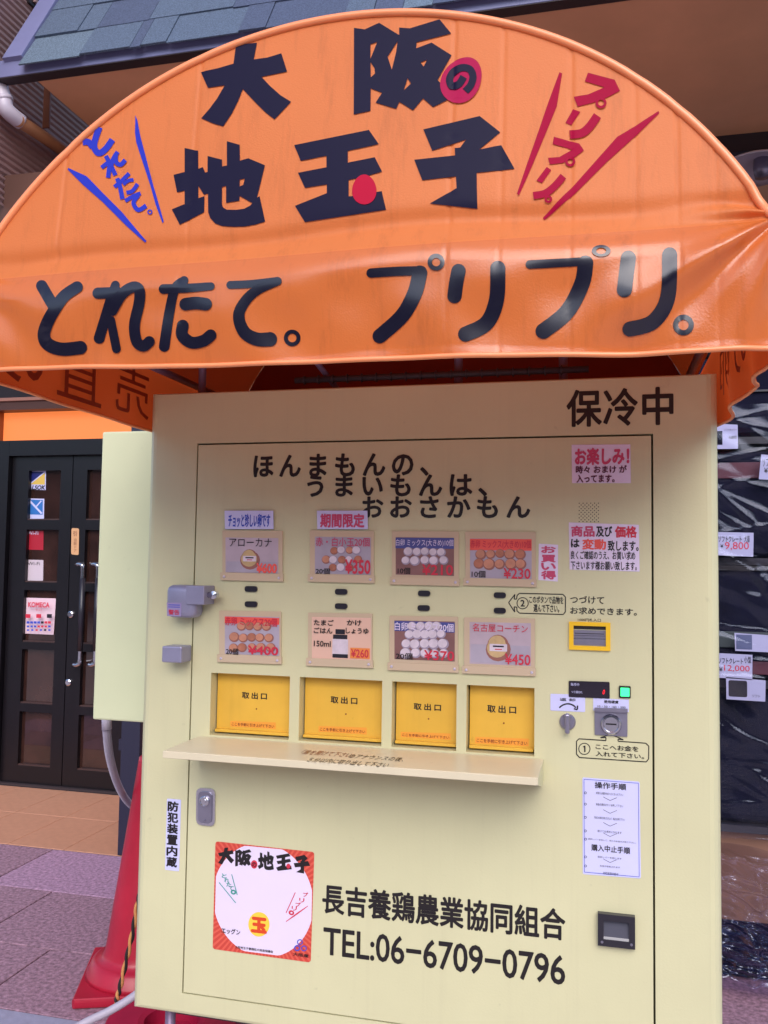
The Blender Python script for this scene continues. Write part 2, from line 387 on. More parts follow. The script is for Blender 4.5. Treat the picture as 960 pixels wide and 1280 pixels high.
# cabinet: front frame with rounded edge, hole for the door
bm = bmesh.new()
ys = [(0, 0), (.0018, .0075), (.007, .014), (.0125, .0182), (.02, BV)]   # y, outset: rounded chamfer
loops = []
def rect(o, y): return [(ML-o, y, MB-o*.6), (MR+o, y, MB-o*.6), (MR+o, y, MT+o*.25), (ML-o, y, MT+o*.25)]
for y, o in ys: loops.append([bm.verts.new(p) for p in rect(o, y)])
loops.append([bm.verts.new(p) for p in rect(BV, .62)])
for A, B in zip(loops, loops[1:]):
    for k in range(4): bm.faces.new((A[k], A[(k+1) % 4], B[(k+1) % 4], B[k]))
bm.faces.new(loops[-1])
dv = [bm.verts.new(p) for p in ((DL-.0030, 0, DB-.0026), (DR+.0036, 0, DB-.0026), (DR+.0036, 0, DT+.0036), (DL-.0030, 0, DT+.0036))]
for k in range(4): bm.faces.new((loops[0][k], loops[0][(k+1) % 4], dv[(k+1) % 4], dv[k]))
dw = [bm.verts.new((v.co.x, .05, v.co.z)) for v in dv]
for k in range(4): bm.faces.new((dv[k], dv[(k+1) % 4], dw[(k+1) % 4], dw[k]))
bmobj('cabinet', bm, M['cream'], vm)
box('inner_frame', DL-.01, DR+.01, .052, .06, DB-.01, DT+.01, M['cream_dark'], vm)
# door with four hatches
tops = [F.hit(*p)[1] for p in ((263, 841), (362, 845), (374, 846), (478, 851), (489.5, 851), (571, 855.5), (583, 856.5), (668, 860.5))]
bots = [F.hit(*p)[1] for p in ((264, 919), (361, 925), (374, 925.5), (476.5, 932), (490, 933), (570, 938.5), (582.5, 940.5), (667.5, 947))]
OT, OB = sum(tops)/8+H, sum(bots)/8+H
opens = []
for (a, b) in (((263, 880), (361.7, 885)), ((374, 885), (477.3, 890)), ((489.7, 890), (570.5, 895)), ((583, 898), (668, 903))):
    opens.append((fx(*a), fx(*b), OB, OT))
mech_hole = []
bm = holed_panel(DL, DR, DB, DT, opens, 0.0, .05)
door = bmobj('door', bm, M['cream'], vm)
FL = yplane(.027)
ptxt = [((302.9, 864.8), (333.5, 874.4), (289, 902), (343.8, 911)), ((413.8, 870.2), (446.5, 880.4), (399.2, 908.4), (457.5, 917.7)),
        ((517.5, 878.7), (551, 888.7), (502, 915.7), (562.5, 924.5)), ((609.5, 881), (645, 892), (595, 922), (660, 932.5))]
M['flap_strip'] = mat('orange_strip_print', srgb(238, 160, 60), .4)
M['brown_print'] = mat('brown_red_print', srgb(130, 50, 30), .4)
for (x0, x1, z0, z1), t in zip(opens, ptxt):
    bm = bmesh.new(); add_box(bm, x0+.002, x1-.0015, .027, .036, z0+.004, z1-.002, .0008, 1)
    # out-turned pull lip at the foot of the hatch
    add_box(bm, x0+.003, x1-.003, .0165, .0268, z0+.0035, z0+.0095, .001, 1)
    fl = bmobj('hatch', bm, M['flap'], vm)
    lathe('rivet', ((x0+x1)/2+.004, .027, z0+(z1-z0)*.42), [(.0016, 0), (.0012, -.0008), (0, -.001)], M['brown_print'], fl, sides=10)
    text('lettering', '取出口', FL, *t[0], *t[1], M['black'], fl, bold=.02, space=1.45)
    (a, b), (c, d) = t[2], t[3]
    quad('strip', FL, [(a-1, b-1), (c+1, b-1+(c-a)*.035), (c+1, d+.3), (a-1, d+.3-(c-a)*.06)], M['flap_strip'], fl, off=.0003)
    text('lettering', 'ここを手前に引き上げて下さい', FL, a+1, b+.8, c-1, d-1, M['brown_print'], fl, bold=.012, off=.0008)
# shelf under the hatches
sd_ = .148; sz = OB-.0035; sx0, sx1 = -.422, .2605
bm = bmesh.new()
add_box(bm, sx0, sx1, -sd_, .0, sz-.0035, sz, .001, 1); add_box(bm, sx0, sx1, -sd_-.0005, -sd_+.0025, sz-.013, sz-.0005, .0008, 1)
shelf = bmobj('shelf', bm, mat('shelf_cream', srgb(214, 203, 174), .38, var=.05, scale=6, spots=.2, coat=.1), vm)
for x in (sx0+.0005, .5*(sx0+sx1)+.19*0+.0, sx1-.003):
    if abs(x) > .2:
        mesh('bracket', [(x, -sd_+.003, sz-.004), (x, 0, sz-.004), (x, 0, sz-.042), (x, -.03, sz-.042), (x, -sd_+.003, sz-.013),
                     (x+.0025, -sd_+.003, sz-.004), (x+.0025, 0, sz-.004), (x+.0025, 0, sz-.042), (x+.0025, -.03, sz-.042), (x+.0025, -sd_+.003, sz-.013)],
             [(0, 1, 2, 3, 4), (9, 8, 7, 6, 5), (4, 3, 8, 9), (3, 2, 7, 8)], M['cream'], shelf)
SP = Plane((0, 0, sz), (1, 0, 0), (0, 1, 0))
text('lettering', '「扉を開けて下さい」', SP, 382, 937.5, 439, 947.3, M['brown_print'], shelf, bold=0)
text('lettering', 'のアナウンスの後、', SP, 440, 942.6, 503, 952.4, M['black'], shelf, bold=0)
text('lettering', '５分以内に取り出して下さい', SP, 390, 947.2, 483, 959.5, M['black'], shelf, bold=0)
# lettering on the front
text('lettering', 'ほんまもんの、', F, 318, 569.5, 535, 594, M['black'], vm, bold=.024, space=1.36)
text('lettering', 'うまいもんは、', F, 385, 595, 608, 619.5, M['black'], vm, bold=.024, space=1.36)
text('lettering', 'おおさかもん', F, 453.6, 621.5, 662, 647, M['black'], vm, bold=.024, space=1.36)
text('lettering', '保冷中', F, 709, 488.5, 841, 530, M['black'], vm, bold=.018, space=1.04)
text('lettering', '長吉養鶏農業協同組合', F, 404, 1105, 706, 1175.5, M['black'], vm, bold=.02)
text('lettering', 'TEL:06−6709−0796', F, 405, 1159, 706, 1231, M['black'], vm, bold=.011, space=.98)
text('lettering', 'つづけて', F, 713, 744.7, 755, 755, M['black'], vm, bold=.014)
text('lettering', 'お求めできます。', F, 713, 758.8, 796, 769.6, M['black'], vm, bold=.014)
text('lettering', '1000円札入口', F, 722.4, 772.6, 751, 777.2, M['black'], vm, bold=.008)
# call-outs with arrows
def hitF(px, py, off=0): return F.P(px, py, off)
def outline(name, pts, parent, r=.65, m=None):
    its = [('s', [pts[i], pts[(i+1) % len(pts)]], r, False) for i in range(len(pts))]
    return strokes(name, hitF, its, m or M['black'], parent, off=.0004, step=.00002)
s_ = .21875
outline('callout_outline', Z(620, 720, s_, [(72, 152), (108, 105), (104, 132), (118, 132), (120, 112), (134, 99), (382, 105), (397, 120), (396, 206), (384, 220), (134, 212), (120, 198), (119, 178), (104, 176), (107, 206)]), vm)
outline('callout_outline', Z(620, 720, s_, [(655, 903), (728, 936), (697, 932), (698, 944), (855, 955), (873, 972), (872, 1045), (858, 1062), (478, 1037), (460, 1018), (460, 944), (474, 930), (628, 940), (628, 922), (597, 924)]), vm)
for cx, cy, ch in ((653.3, 754, '2'), (730.5, 936, '1')):
    strokes('number_ring', hitF, [('r', cx, cy, 7, .55)], M['black'], vm, off=.0004)
    if ch == '2': text('lettering', ch, F, cx-2.4, cy-4, cx+2.4, cy+4, M['black'], vm, bold=.02)
    else: strokes('lettering', hitF, [('s', [(cx-1.6, cy-2.2), (cx+.3, cy-3.6)], .7, False), ('s', [(cx+.5, cy-4), (cx+.5, cy+4)], .9, False)], M['black'], vm, off=.0004)
text('lettering', 'このボタンで品物を', F, 661.6, 745, 704.2, 754.8, M['black'], vm, bold=.02)
text('lettering', '選んで下さい。', F, 667, 755.4, 699, 765.6, M['black'], vm, bold=.02)
text('lettering', 'ここへお金を', F, 744.7, 929.8, 798, 939.4, M['black'], vm, bold=.018)
text('lettering', '入れて下さい。', F, 744.7, 939, 805, 948.8, M['black'], vm, bold=.018)
# paper notices
nt_ = quad('notice', F, [(714.5, 556), (788, 555.5), (788.5, 604), (715, 604)], M['white'], vm, th=.0005, label='pale notice with large rounded pink heading')
N1 = yplane(-.0010)
text('lettering', 'お楽しみ！', N1, 719.2, 561, 786, 580, M['pink'], nt_, bold=.035)
text('lettering', '時々 おまけ が', N1, 720, 582.5, 783.3, 591, mat('dark_maroon_print', srgb(90, 25, 60), .4), nt_, bold=.025)
text('lettering', '入ってます。', N1, 720.8, 593.8, 768, 602.8, MATS['dark_maroon_print'], nt_, bold=.025)
nt_ = quad('notice', F, [(711, 653), (798.5, 656), (799.5, 714.5), (712, 712)], M['white'], vm, th=.0005, label='pale notice on goods and prices')
for s, a, b, c, d, mm, bo in (('商品', 714.5, 657.6, 742.8, 670.6, 'pink', .03), ('及び', 745.3, 658, 765, 670.8, 'black', .025), ('価格', 769, 658, 795.8, 671.8, 'red', .03), ('は', 714, 674, 724, 684, 'black', .03),
        ('変動', 728.3, 674, 757, 686.8, 'orange_print', .03), ('致します。', 760, 675.8, 798, 688.8, 'black', .02), ('良くご確認のうえ、お買い求め', 713.6, 688.6, 794, 699.8, 'black', .016), ('下さいます様お願い致します。', 713.6, 701.2, 796, 713, 'black', .016)):
    text('lettering', s, N1, a, b, c, d, M[mm], nt_, bold=bo)
nt_ = quad('notice', F, [(673.6, 679.5), (697.6, 681), (697.3, 727), (673, 725)], M['white'], vm, th=.0005, label='narrow upright notice beside the top right price card')
for ch, a, b in (('お', 682.8, 691), ('買', 693.8, 702.6), ('い', 704, 712.2), ('得', 713.6, 724)): text('lettering', ch, N1, 677, a, 694.3, b, M['pink'], nt_, bold=.035)
nt_ = quad('notice', F, [(209, 998), (226.5, 999.5), (224, 1089), (206.5, 1087)], M['paper_blue'], vm, th=.0004, rnd=.002, label='narrow upright strip left of the lock')
for i, ch in enumerate('防犯装置内蔵'):
    y = 1001.5+i*13.9; dx = -.35*i
    text('lettering', ch, N1, 210.4+dx, y, 222.6+dx, y+13, M['black'], nt_, bold=.03)
# instruction sheet
sh = quad('instruction_sheet', F, [(728, 971.5), (799.5, 977), (801, 1098), (728.5, 1092.5)], M['paper_blue'], vm, th=.0004, rnd=.003)
N2 = yplane(-.0009)
def hitN2(px, py, off=0): return N2.P(px, py, off)
strokes('printed_border', hitN2, [('s', [a, b], .3, False) for a, b in (((730, 974), (798, 979)), ((798, 979), (799, 1096)), ((799, 1096), (730.5, 1090)), ((730.5, 1090), (730, 974)))], M['blue'], sh, off=.0003)
text('lettering', '操作手順', N2, 743.6, 977, 782.7, 987.8, M['black'], sh, bold=.014)
text('lettering', '購入中止手順', N2, 739.3, 1055, 787.6, 1067.5, M['black'], sh, bold=.014)
small = [('紙幣又は硬貨を投入口にお入れ下さい', 989.5, 745, 779, 3.2), ('商品の選択ボタンを押して下さい', 1003.5, 745, 779, 3.4), ('取出口の扉を手前に引き上げ、商品をお取り下さい', 1020, 743, 781, 3.6),
         ('続けてお求めになれます', 1037, 747, 777, 3.4), ('返却レバーを回して、残りのお金をお取り下さい。', 1047.3, 735, 795, 3.2), ('返却レバーを回します', 1069.5, 747, 777, 3), ('お金が返却されます', 1080.8, 750, 775, 3), ('防犯装置作動中', 1089.5, 754, 773, 3.8)]
for k, (s, y, a, b, h_) in enumerate(small):
    text('lettering', s, N2, a, y, b, y+h_+(b-a)*.07, M['black'], sh, bold=.004)
    if k < 7: strokes('step_ring', hitN2, [('r', 731.7+.3*(k > 3), y+1.6, 1.3, .3)], M['black'], sh, off=.0003)
for y in (996, 1012, 1028, 1041, 1073.5):
    strokes('step_arrow', hitN2, [('s', [(754, y), (762.5, y+4.6)], .25, False), ('s', [(762.5, y+4.6), (771, y+1)], .25, False)], M['black'], sh, off=.0003)
# speaker grille: drilled holes
bm = bmesh.new(); a0, a1 = fx(724, 640), fx(748, 640); c1, c0 = fz(736, 629), fz(736, 652)
for i in range(11):
    for j in range(11):
        if (i+j) % 2: continue
        c = Vector((a0+(a1-a0)*i/10, -.0003, c0+(c1-c0)*j/10)); vs = [bm.verts.new(c+Vector((math.cos(q)*.0011, 0, math.sin(q)*.0011))) for q in [k*math.pi/3 for k in range(6)]]; bm.faces.new(vs)
bmobj('speaker_grille', bm, M['black'], vm)
# product cards: holder + picture + print
eggw = mat('egg_white_print', srgb(214, 200, 212), .4, var=.12, scale=60); eggb = mat('egg_brown_print', srgb(196, 134, 108), .4, var=.16, scale=50)
eggb2 = mat('egg_dark_brown_print', srgb(178, 112, 88), .4, var=.2, scale=60)
egg_s = mat('egg_shade_print', srgb(152, 98, 88), .4); egg_sw = mat('egg_white_shade_print', srgb(160, 146, 168), .4)
HP = yplane(-.0045)
def hitH(px, py, off=0): return HP.P(px, py, off)
def pic(outer, inner, bgc, tagdef, items):
    x0, y0, x1, y1 = outer
    sl = .025 if y0 < 740 else .04
    h = quad('price_card_holder', F, [(x0+1, y0), (x1-1, y0+(x1-x0)*sl*.4), (x1-1, y1-8), (x0+1, y1-8-(x1-x0)*sl)], M['holder'], vm, th=.0035, rnd=.002)
    quad('holder_foot', F, [(x0-1, y1-9.5-(x1-x0)*sl), (x1, y1-9.5), (x1, y1), (x0-1, y1-(x1-x0)*sl)], M['holder'], h, th=.006, rnd=.001)
    for sx in (x0+4, x1-5): lathe('screw', tuple(F.P(sx, y1-4.5-(x1-sx)*sl, 0)), [(.0028, -.006), (.0028, -.0075), (.002, -.0085), (0, -.0088)], M['screw'], h, sides=12, smooth=True)
    a, b, c, d = inner
    e = 1.6
    quad('card', HP, [(a-e, b-e), (c+e, b-e+(c-a)*sl*.5), (c+e, d+e), (a-e, d+e-(c-a)*sl)], M['white'], h, off=-.0008)
    q = quad('picture', HP, [(a, b), (c, b+(c-a)*sl*.5), (c, d), (a, d-(c-a)*sl)], bgc, h, off=-.0004)
    W_, H_ = c-a, d-b
    k = 0
    bmw = {}
    for it in items:
        if it[0] == 't':
            _, s, u0_, v0_, u1_, v1_, mm, bo = it
            sk = (u0_)*W_*sl
            text('lettering', s, HP, a+u0_*W_, b+v0_*H_, a+u1_*W_, b+v1_*H_, mm, h, bold=bo, off=.0012+k*.00003)
        elif it[0] == 'e':
            _, u, v, r, mm = it; u += random.uniform(-.008, .008); v += random.uniform(-.012, .012); r *= random.uniform(.90, 1.08)
            if mm is eggb and random.random() < .4: mm = eggb2
            ms_ = egg_s if mm in (eggb, eggb2, yel) else egg_sw
            bmw.setdefault(ms_.name, []).append((a+u*W_, b+v*H_, r*W_*1.06, .0001+.00002*k, ms_)); bmw.setdefault(mm.name, []).append((a+u*W_-r*W_*.1, b+v*H_-r*W_*.12, r*W_*.86, .0006+.00002*k, mm))
        elif it[0] == 'p':
            _, u0_, v0_, u1_, v1_, mm = it
            quad('print_patch', HP, [(a+u0_*W_, b+v0_*H_), (a+u1_*W_, b+v1_*H_)], mm, h, off=.0010+.00003*k, rnd=.001)
        elif it[0] == 'q':
            _, u0_, v0_, u1_, v1_, mm = it
            quad('print_patch', HP, [(a+u0_*W_, b+v0_*H_), (a+u1_*W_, b+v1_*H_)], mm, h, off=.00005*(k+1), rnd=.001)
        k += 1
    for nm, L in bmw.items():
        bm = bmesh.new()
        for cx, cy, r, o, mm in L: bm.faces.new([bm.verts.new(HP.P(cx+r*math.cos(q_), cy+r*.95*math.sin(q_), o)) for q_ in [2*math.pi*i/16 for i in range(16)]])
        bmobj('printed_eggs', bm, L[0][4], h)
    if tagdef:
        (ta, tb, tc_, td), s, mm = tagdef
        t_ = quad('price_tag', F, [(ta, tb), (tc_, tb), (tc_+.5, td), (ta+.5, td)], M['paper_blue'], vm, th=.0005, off=.004, label='small pale strip reading '+s)
        text('lettering', s, yplane(-.0046), ta+4, tb+4, tc_-5, td-2.5, mm, t_, bold=.03)
pg = mat('picture_mauve', srgb(184, 166, 178), .35, var=.12, scale=14); pb = mat('picture_brown', srgb(134, 94, 92), .35, var=.2, scale=14)
ppk = mat('picture_pink', srgb(226, 184, 164), .35, var=.03); pgr = mat('picture_grey', srgb(172, 162, 178), .35, var=.12, scale=14)
egl = lambda us, vs, r, f: [('e', u+(.0), v, r, f(i, j)) for j, v in enumerate(vs) for i, u in enumerate(us)]
yel = mat('pack_yellow_print', srgb(196, 166, 120), .4, var=.15, scale=60); band = mat('blue_band_print', srgb(74, 78, 146), .4)
def pack(u, v, r):
    return [('e', u, v, r*1.3, yel), ('e', u, v-r*.75, r*1.05, yel), ('p', u-r*.95, v-r*.85, u+r*.95, v+r*.35, eggw), ('p', u-r*.6, v-r*.6, u+r*.6, v-r*.3, M['dark_plastic']), ('p', u-r*.4, v-r*.1, u+r*.4, v+r*.1, M['red'])]
pic((278, 663, 355, 727), (281.8, 671.8, 347.8, 717), pg, ((281.8, 638.5, 342.5, 661.5), 'チョッと珍しい卵です', M['blue']),
    [('q', .02, .66, .98, .98, pgr)]+pack(.46, .62, .13)+[('t', 'アローカナ', .08, .02, .88, .26, M['black'], 0.0), ('t', '¥600', .6, .72, .97, .98, M['orange_print'], .03)])
pic((387, 663, 469, 729), (393.6, 670.8, 463.5, 718.7), pgr, ((397, 638.5, 460, 661.5), '期間限定', M['pink']),
    egl([.34, .48, .62, .75], [.36], .075, lambda i, j: eggb if i % 2 == 0 else eggw)+egl([.2, .34, .48, .62, .78], [.6], .075, lambda i, j: eggb if i % 2 == 0 else eggw)+egl([.33, .47, .62], [.82], .075, lambda i, j: eggb if i % 2 == 0 else eggw)
    + [('t', '赤・白小玉20個', .02, .02, .98, .26, M['pink'], .006), ('t', '20個', .02, .82, .27, .98, M['black'], .01), ('t', '¥350', .55, .6, .99, .97, M['red'], .02)])
pic((489.5, 663.8, 575, 732.5), (494.5, 671.5, 567.5, 720), pb, None,
    [('q', .0, .01, 1, .3, band)]+egl([.22, .36, .51, .65, .79], [.38], .075, lambda i, j: eggw)+egl([.18, .33, .5, .66, .82], [.6], .08, lambda i, j: eggw)
    + [('t', '白卵 ミックス(大きめ)10個', .01, .05, .99, .26, M['white'], .004), ('t', '10個', .04, .78, .25, .95, M['black'], .01), ('t', '¥210', .46, .7, .98, .98, M['red'], .012)])
pic((581, 664.5, 671, 733.8), (587.5, 673, 664.5, 724.5), pgr, None,
    [('q', .0, .01, 1, .3, M['orange_print'])]+egl([.17, .33, .49, .65, .81], [.38], .08, lambda i, j: eggb)+egl([.15, .31, .48, .66, .83], [.62], .09, lambda i, j: eggb)
    + [('t', '赤卵 ミックス(大きめ)10個', .01, .04, .99, .27, M['red'], .006), ('t', '10個', .03, .78, .25, .95, M['black'], .01), ('t', '¥230', .55, .72, .98, .98, M['red'], .012)])
pic((274, 763, 353, 830), (281, 770, 349, 820), pgr, None,
    [('q', .0, .01, 1, .22, M['orange_print'])]+egl([.3, .45, .6, .76], [.26], .085, lambda i, j: eggb)+egl([.18, .34, .49, .65, .82], [.54], .085, lambda i, j: eggb)+egl([.16, .32, .5, .67, .85], [.79], .085, lambda i, j: eggb)
    + [('t', '赤卵 ミックス20個', .01, .02, .96, .27, M['red'], .01), ('t', '20個', .03, .8, .25, .97, M['black'], .01), ('t', '¥400', .44, .74, .98, .98, M['red'], .02)])
blk = M['dark_plastic']
pic((384.9, 765.6, 467, 834.8), (389.8, 771, 463.6, 826), ppk, None,
    [('q', .4, .28, .56, .4, blk), ('q', .36, .4, .6, .52, blk), ('q', .35, .5, .61, .9, eggw), ('q', .35, .84, .61, .94, blk),
     ('t', 'たまご', .04, .06, .37, .2, M['black'], .02), ('t', 'かけ', .6, .07, .84, .2, M['black'], .02), ('t', 'ごはん', .04, .24, .35, .38, M['black'], .02), ('t', 'しょうゆ', .58, .25, .96, .39, M['black'], .02),
     ('t', '150ml', .04, .54, .32, .68, M['black'], .012), ('q', .65, .7, .98, .96, mat('orange_tag_print', srgb(235, 140, 70), .4)), ('t', '¥260', .67, .73, .96, .93, M['red'], .01)])
pic((486.4, 769.4, 573.9, 840.5), (493, 775.5, 568.4, 827), pb, None,
    [('q', .0, .01, 1, .3, band)]+egl([.3, .44, .58, .7], [.14], .08, lambda i, j: eggw)+egl([.25, .38, .51, .64, .77], [.34], .08, lambda i, j: eggw)+egl([.2, .35, .5, .65, .8], [.58], .085, lambda i, j: eggw)+egl([.19, .35, .51, .67, .82], [.8], .085, lambda i, j: eggw)
    + [('t', '白卵 ミックス20個', .01, .04, .98, .28, M['white'], .01), ('t', '20個', .03, .78, .3, .95, M['black'], .01), ('t', '¥370', .5, .72, .99, .98, M['red'], .012)])
pic((579.4, 771.6, 670, 844.8), (587, 777.5, 663.6, 832.5), pg, None,
    [('q', .02, .5, .98, .97, pgr)]+pack(.47, .62, .15)+[('t', '名古屋コーチン', .05, .03, .95, .25, M['red'], .0), ('t', '¥450', .58, .72, .99, .98, M['red'], .012)])
# selection buttons
for i, (cx, cy) in enumerate(((314.5, 736), (314.5, 755), (427, 739.5), (427, 757.5), (530.5, 741.5), (530, 759.8), (625, 743.8), (625, 763))):
    bt = quad('selection_button', F, [(cx-7.6, cy-3.6), (cx+7.6, cy+3.9)], M['dark_plastic'], vm, th=.004, rnd=.0055)
    if i == 7: quad('indicator_lamp', F, [(cx+2.5, cy-1.8), (cx+6, cy+1.4)], M['red_led'], bt, off=.0043, rnd=.001)
# note slot
bz = bmobj('note_slot', holed_panel(fx(711.5, 795), fx(763, 795), fz(737, 812.5), fz(737, 777.5), [(fx(717, 795), fx(757.3, 795), fz(737, 807.3), fz(737, 782.3))], -.006, .006), mat('yellow_plastic', srgb(246, 196, 40), .3), vm)
quad('slot_plate', F, [(716.5, 787), (757.5, 807.5)], M['steel'], bz, off=.0008)
quad('slot_mouth', F, [(716.5, 782), (757.5, 787.4)], M['black'], bz, off=.0009)
quad('slot_mark', F, [(718.5, 791), (755, 793)], M['black'], bz, off=.0011)
quad('slot_lip', F, [(717, 793.2), (757, 794.5)], M['chrome'], bz, off=.0012, th=.003)
quad('slot_lip', F, [(717, 797.6), (757, 798.4)], M['chrome'], bz, off=.0012, th=.001)
# display, lamp button, return lever, coin slot
ds = quad('display', F, [(711, 850.8), (762, 852.3), (762.2, 873), (711, 871)], mat('display_black', srgb(30, 22, 38), .12, spec=.8), vm, th=.002, rnd=.002)
DP = yplane(-.0027)
text('lettering', '販売中', DP, 713.5, 853.5, 724, 857.5, M['paper_blue'], ds, bold=0)
text('lettering', 'つり銭切れ', DP, 714, 863, 728, 867, M['paper_blue'], ds, bold=0)
text('lettering', '0', DP, 753.5, 862, 756, 868, M['red_led'], ds, bold=0, shear=.2)
gb = quad('lamp_button', F, [(773.6, 857), (788.4, 872.5)], M['black'], vm, th=.003, rnd=.0015)
quad('button_cap', F, [(775.6, 859.2), (786.6, 870.4)], M['green_lamp'], gb, off=.003, th=.0025, rnd=.001)
lb = quad('lever_label', F, [(688, 867), (731.5, 868.5), (731.5, 890), (688, 888)], M['paper_blue'], vm, th=.0004, rnd=.002)
text('lettering', '返 却', yplane(-.0009), 699.8, 872.3, 719, 876.8, M['black'], lb, bold=.02)
strokes('curved_arrow', hitF, [('s', [(699, 884.5), (704, 881), (710, 879.6), (716, 881.2), (720, 884.5)], .9, False), ('s', [(717.5, 885.6), (721.3, 886.6), (722, 881.8)], lambda t: .9, False)], M['black'], lb, off=.0012)
kc = F.P(709.5, 902)
kn = lathe('return_lever', tuple(kc), [(.0145, 0), (.0145, -.004), (.012, -.007), (0, -.0072)], M['steel'], vm, smooth=False)
box('lever_grip', kc.x-.0042, kc.x+.0042, -.022, -.0072, kc.z-.0185, kc.z+.0165, M['steel'], kn, bevel=.0028)
cl = quad('coin_label', F, [(741.5, 872.5), (786, 874.5), (786, 890), (741.5, 888)], M['paper_blue'], vm, th=.0004)
text('lettering', '使用硬貨', yplane(-.0009), 755, 875, 773, 879.6, M['black'], cl, bold=.02)
text('lettering', '10・50・100・500', yplane(-.0009), 747, 881.3, 782, 885.6, M['black'], cl, bold=.0)
cp = quad('coin_plate', F, [(743, 886), (784.3, 887.5), (784.3, 920.5), (743.5, 918)], M['steel'], vm, th=.003, rnd=.001)
quad('plate_hood', F, [(743.2, 884), (784.5, 885.5), (784.3, 890), (743.2, 888.4)], M['steel'], cp, off=.003, th=.006, rnd=.001)
cc = F.P(763.8, 905)
lathe('coin_dial', (cc.x, -.003, cc.z), [(.0185, 0), (.0185, -.003), (.0165, -.006), (.0135, -.0062), (.0125, -.0035), (0, -.0035)], M['chrome'], cp)
quad('coin_mouth', yplane(-.0066), [(757.2, 904), (770.6, 906.6)], M['black'], cp, off=.0001)
# coin return cup
rc = bmobj('coin_return', holed_panel(fx(747.3, 1160), fx(793.6, 1160), fz(770, 1181), fz(770, 1141), [(fx(754.5, 1160), fx(786, 1160), fz(770, 1172.5), fz(770, 1149))], -.012, .012), M['dark_plastic'], vm)
b0, b1, b2_, b3 = fx(754.5, 1160), fx(786, 1160), fz(770, 1172.5), fz(770, 1149)
mesh('return_flap', [(b0, -.003, b3), (b1, -.003, b3), (b1, -.0085, b2_+.004), (b0, -.0085, b2_+.004), (b0, -.0105, b2_), (b1, -.0105, b2_)], [(0, 3, 2, 1), (3, 4, 5, 2)], mat('smoky_plastic', srgb(84, 84, 96), .15, spec=.7), rc)
for p in ((752.5, 1174), (789, 1177.5)): lathe('screw', tuple(F.P(*p)), [(.0026, -.012), (.002, -.0135), (0, -.0138)], M['steel'], rc, sides=10)
# hasp locks on the left edge
LP = yplane(-.045)
x0, zt = LP.hit(207, 731); x1, zb = LP.hit(243, 773)
bm = bmesh.new(); add_box(bm, x0, x1, -.045, -.0003, H+zb, H+zt, .012, 3)
hs = bmobj('hasp_lock', bm, M['grey_metal'], vm, smooth=True)
x0, zt = LP.hit(234, 732); x1, zb = LP.hit(256, 756)
box('hasp_block', x0, x1, -.050, -.0005, H+zb, H+zt, M['grey_metal'], hs, bevel=.002)
c = LP.P(262, 744); tube('hasp_bolt', [(c.x-.012, -.03, c.z), (c.x+.004, -.03, c.z)], .006, M['chrome'], hs)
lathe('bolt_head', (c.x+.003, -.03, c.z), [(.0, -.008), (.008, -.006), (.008, .006), (0, .008)], M['chrome'], hs, sides=12)
quad('warning_label', yplane(-.0455), [(208.5, 753), (227, 753.5), (226.6, 770.5), (208.8, 770)], mat('lavender_label', srgb(150, 136, 176), .4), hs, off=.0)
text('lettering', '警告', yplane(-.0457), 211, 762, 224, 768.5, M['red'], hs, bold=.01)
strokes('label_lines', yplane(-.0457).P, [('s', [(210.5, 756), (225, 756.4)], .5, False), ('s', [(210.5, 758.6), (225, 759)], .4, False)], M['blue'], hs, off=.0002)
x0, zt = LP.hit(202.3, 807.5); x1, zb = LP.hit(226.5, 829)
box('lock_block', x0, x1, -.045, -.0003, H+zb, H+zt, M['grey_metal'], vm, bevel=.003)
# recessed lock handle
hd = quad('lock_plate', F, [(246.5, 984), (270, 985.5), (269.5, 1032.5), (246.2, 1030)], M['chrome'], vm, th=.004, rnd=.012)
quad('lock_handle', F, [(249.5, 988), (266.5, 989.5), (266, 1029), (249.2, 1027)], M['steel'], hd, off=.004, th=.003, rnd=.010)
c = F.P(258, 1000); lathe('key_cylinder', (c.x, -.007, c.z), [(.010, 0), (.010, -.004), (.0085, -.005), (.008, -.003), (.004, -.003), (.004, -.0045), (0, -.0045)], M['chrome'], hd, sides=20)
c = F.P(257.5, 1024); lathe('screw', (c.x, -.007, c.z), [(.003, 0), (.0025, -.002), (0, -.002)], M['steel'], hd, sides=10)
# round-cornered advertising sticker (the cartoon figure on it is left out)
rays = bpy.data.materials.new('ray_print'); rays.use_nodes = True; n = rays.node_tree; L = n.links; b = n.nodes['Principled BSDF']; b.inputs['Roughness'].default_value = .4
tc = n.nodes.new('ShaderNodeTexCoord'); mp = n.nodes.new('ShaderNodeMapping'); sc_ = F.P(328, 1127); mp.inputs['Location'].default_value = (-sc_.x, -sc_.z, 0)
sx_ = n.nodes.new('ShaderNodeSeparateXYZ'); cx_ = n.nodes.new('ShaderNodeCombineXYZ'); L.new(tc.outputs['Object'], sx_.inputs[0]); L.new(sx_.outputs[0], cx_.inputs[0]); L.new(sx_.outputs[2], cx_.inputs[1]); L.new(cx_.outputs[0], mp.inputs[0])
gr = n.nodes.new('ShaderNodeTexGradient'); gr.gradient_type = 'RADIAL'; L.new(mp.outputs[0], gr.inputs[0])
mu = n.nodes.new('ShaderNodeMath'); mu.operation = 'MULTIPLY'; mu.inputs[1].default_value = 90; L.new(gr.outputs['Fac'], mu.inputs[0])
fr = n.nodes.new('ShaderNodeMath'); fr.operation = 'FRACT'; L.new(mu.outputs[0], fr.inputs[0])
rp = n.nodes.new('ShaderNodeValToRGB'); rp.color_ramp.interpolation = 'CONSTANT'; rp.color_ramp.elements[0].color = srgb(200, 66, 54); rp.color_ramp.elements[1].color = srgb(216, 92, 74); rp.color_ramp.elements[1].position = .55
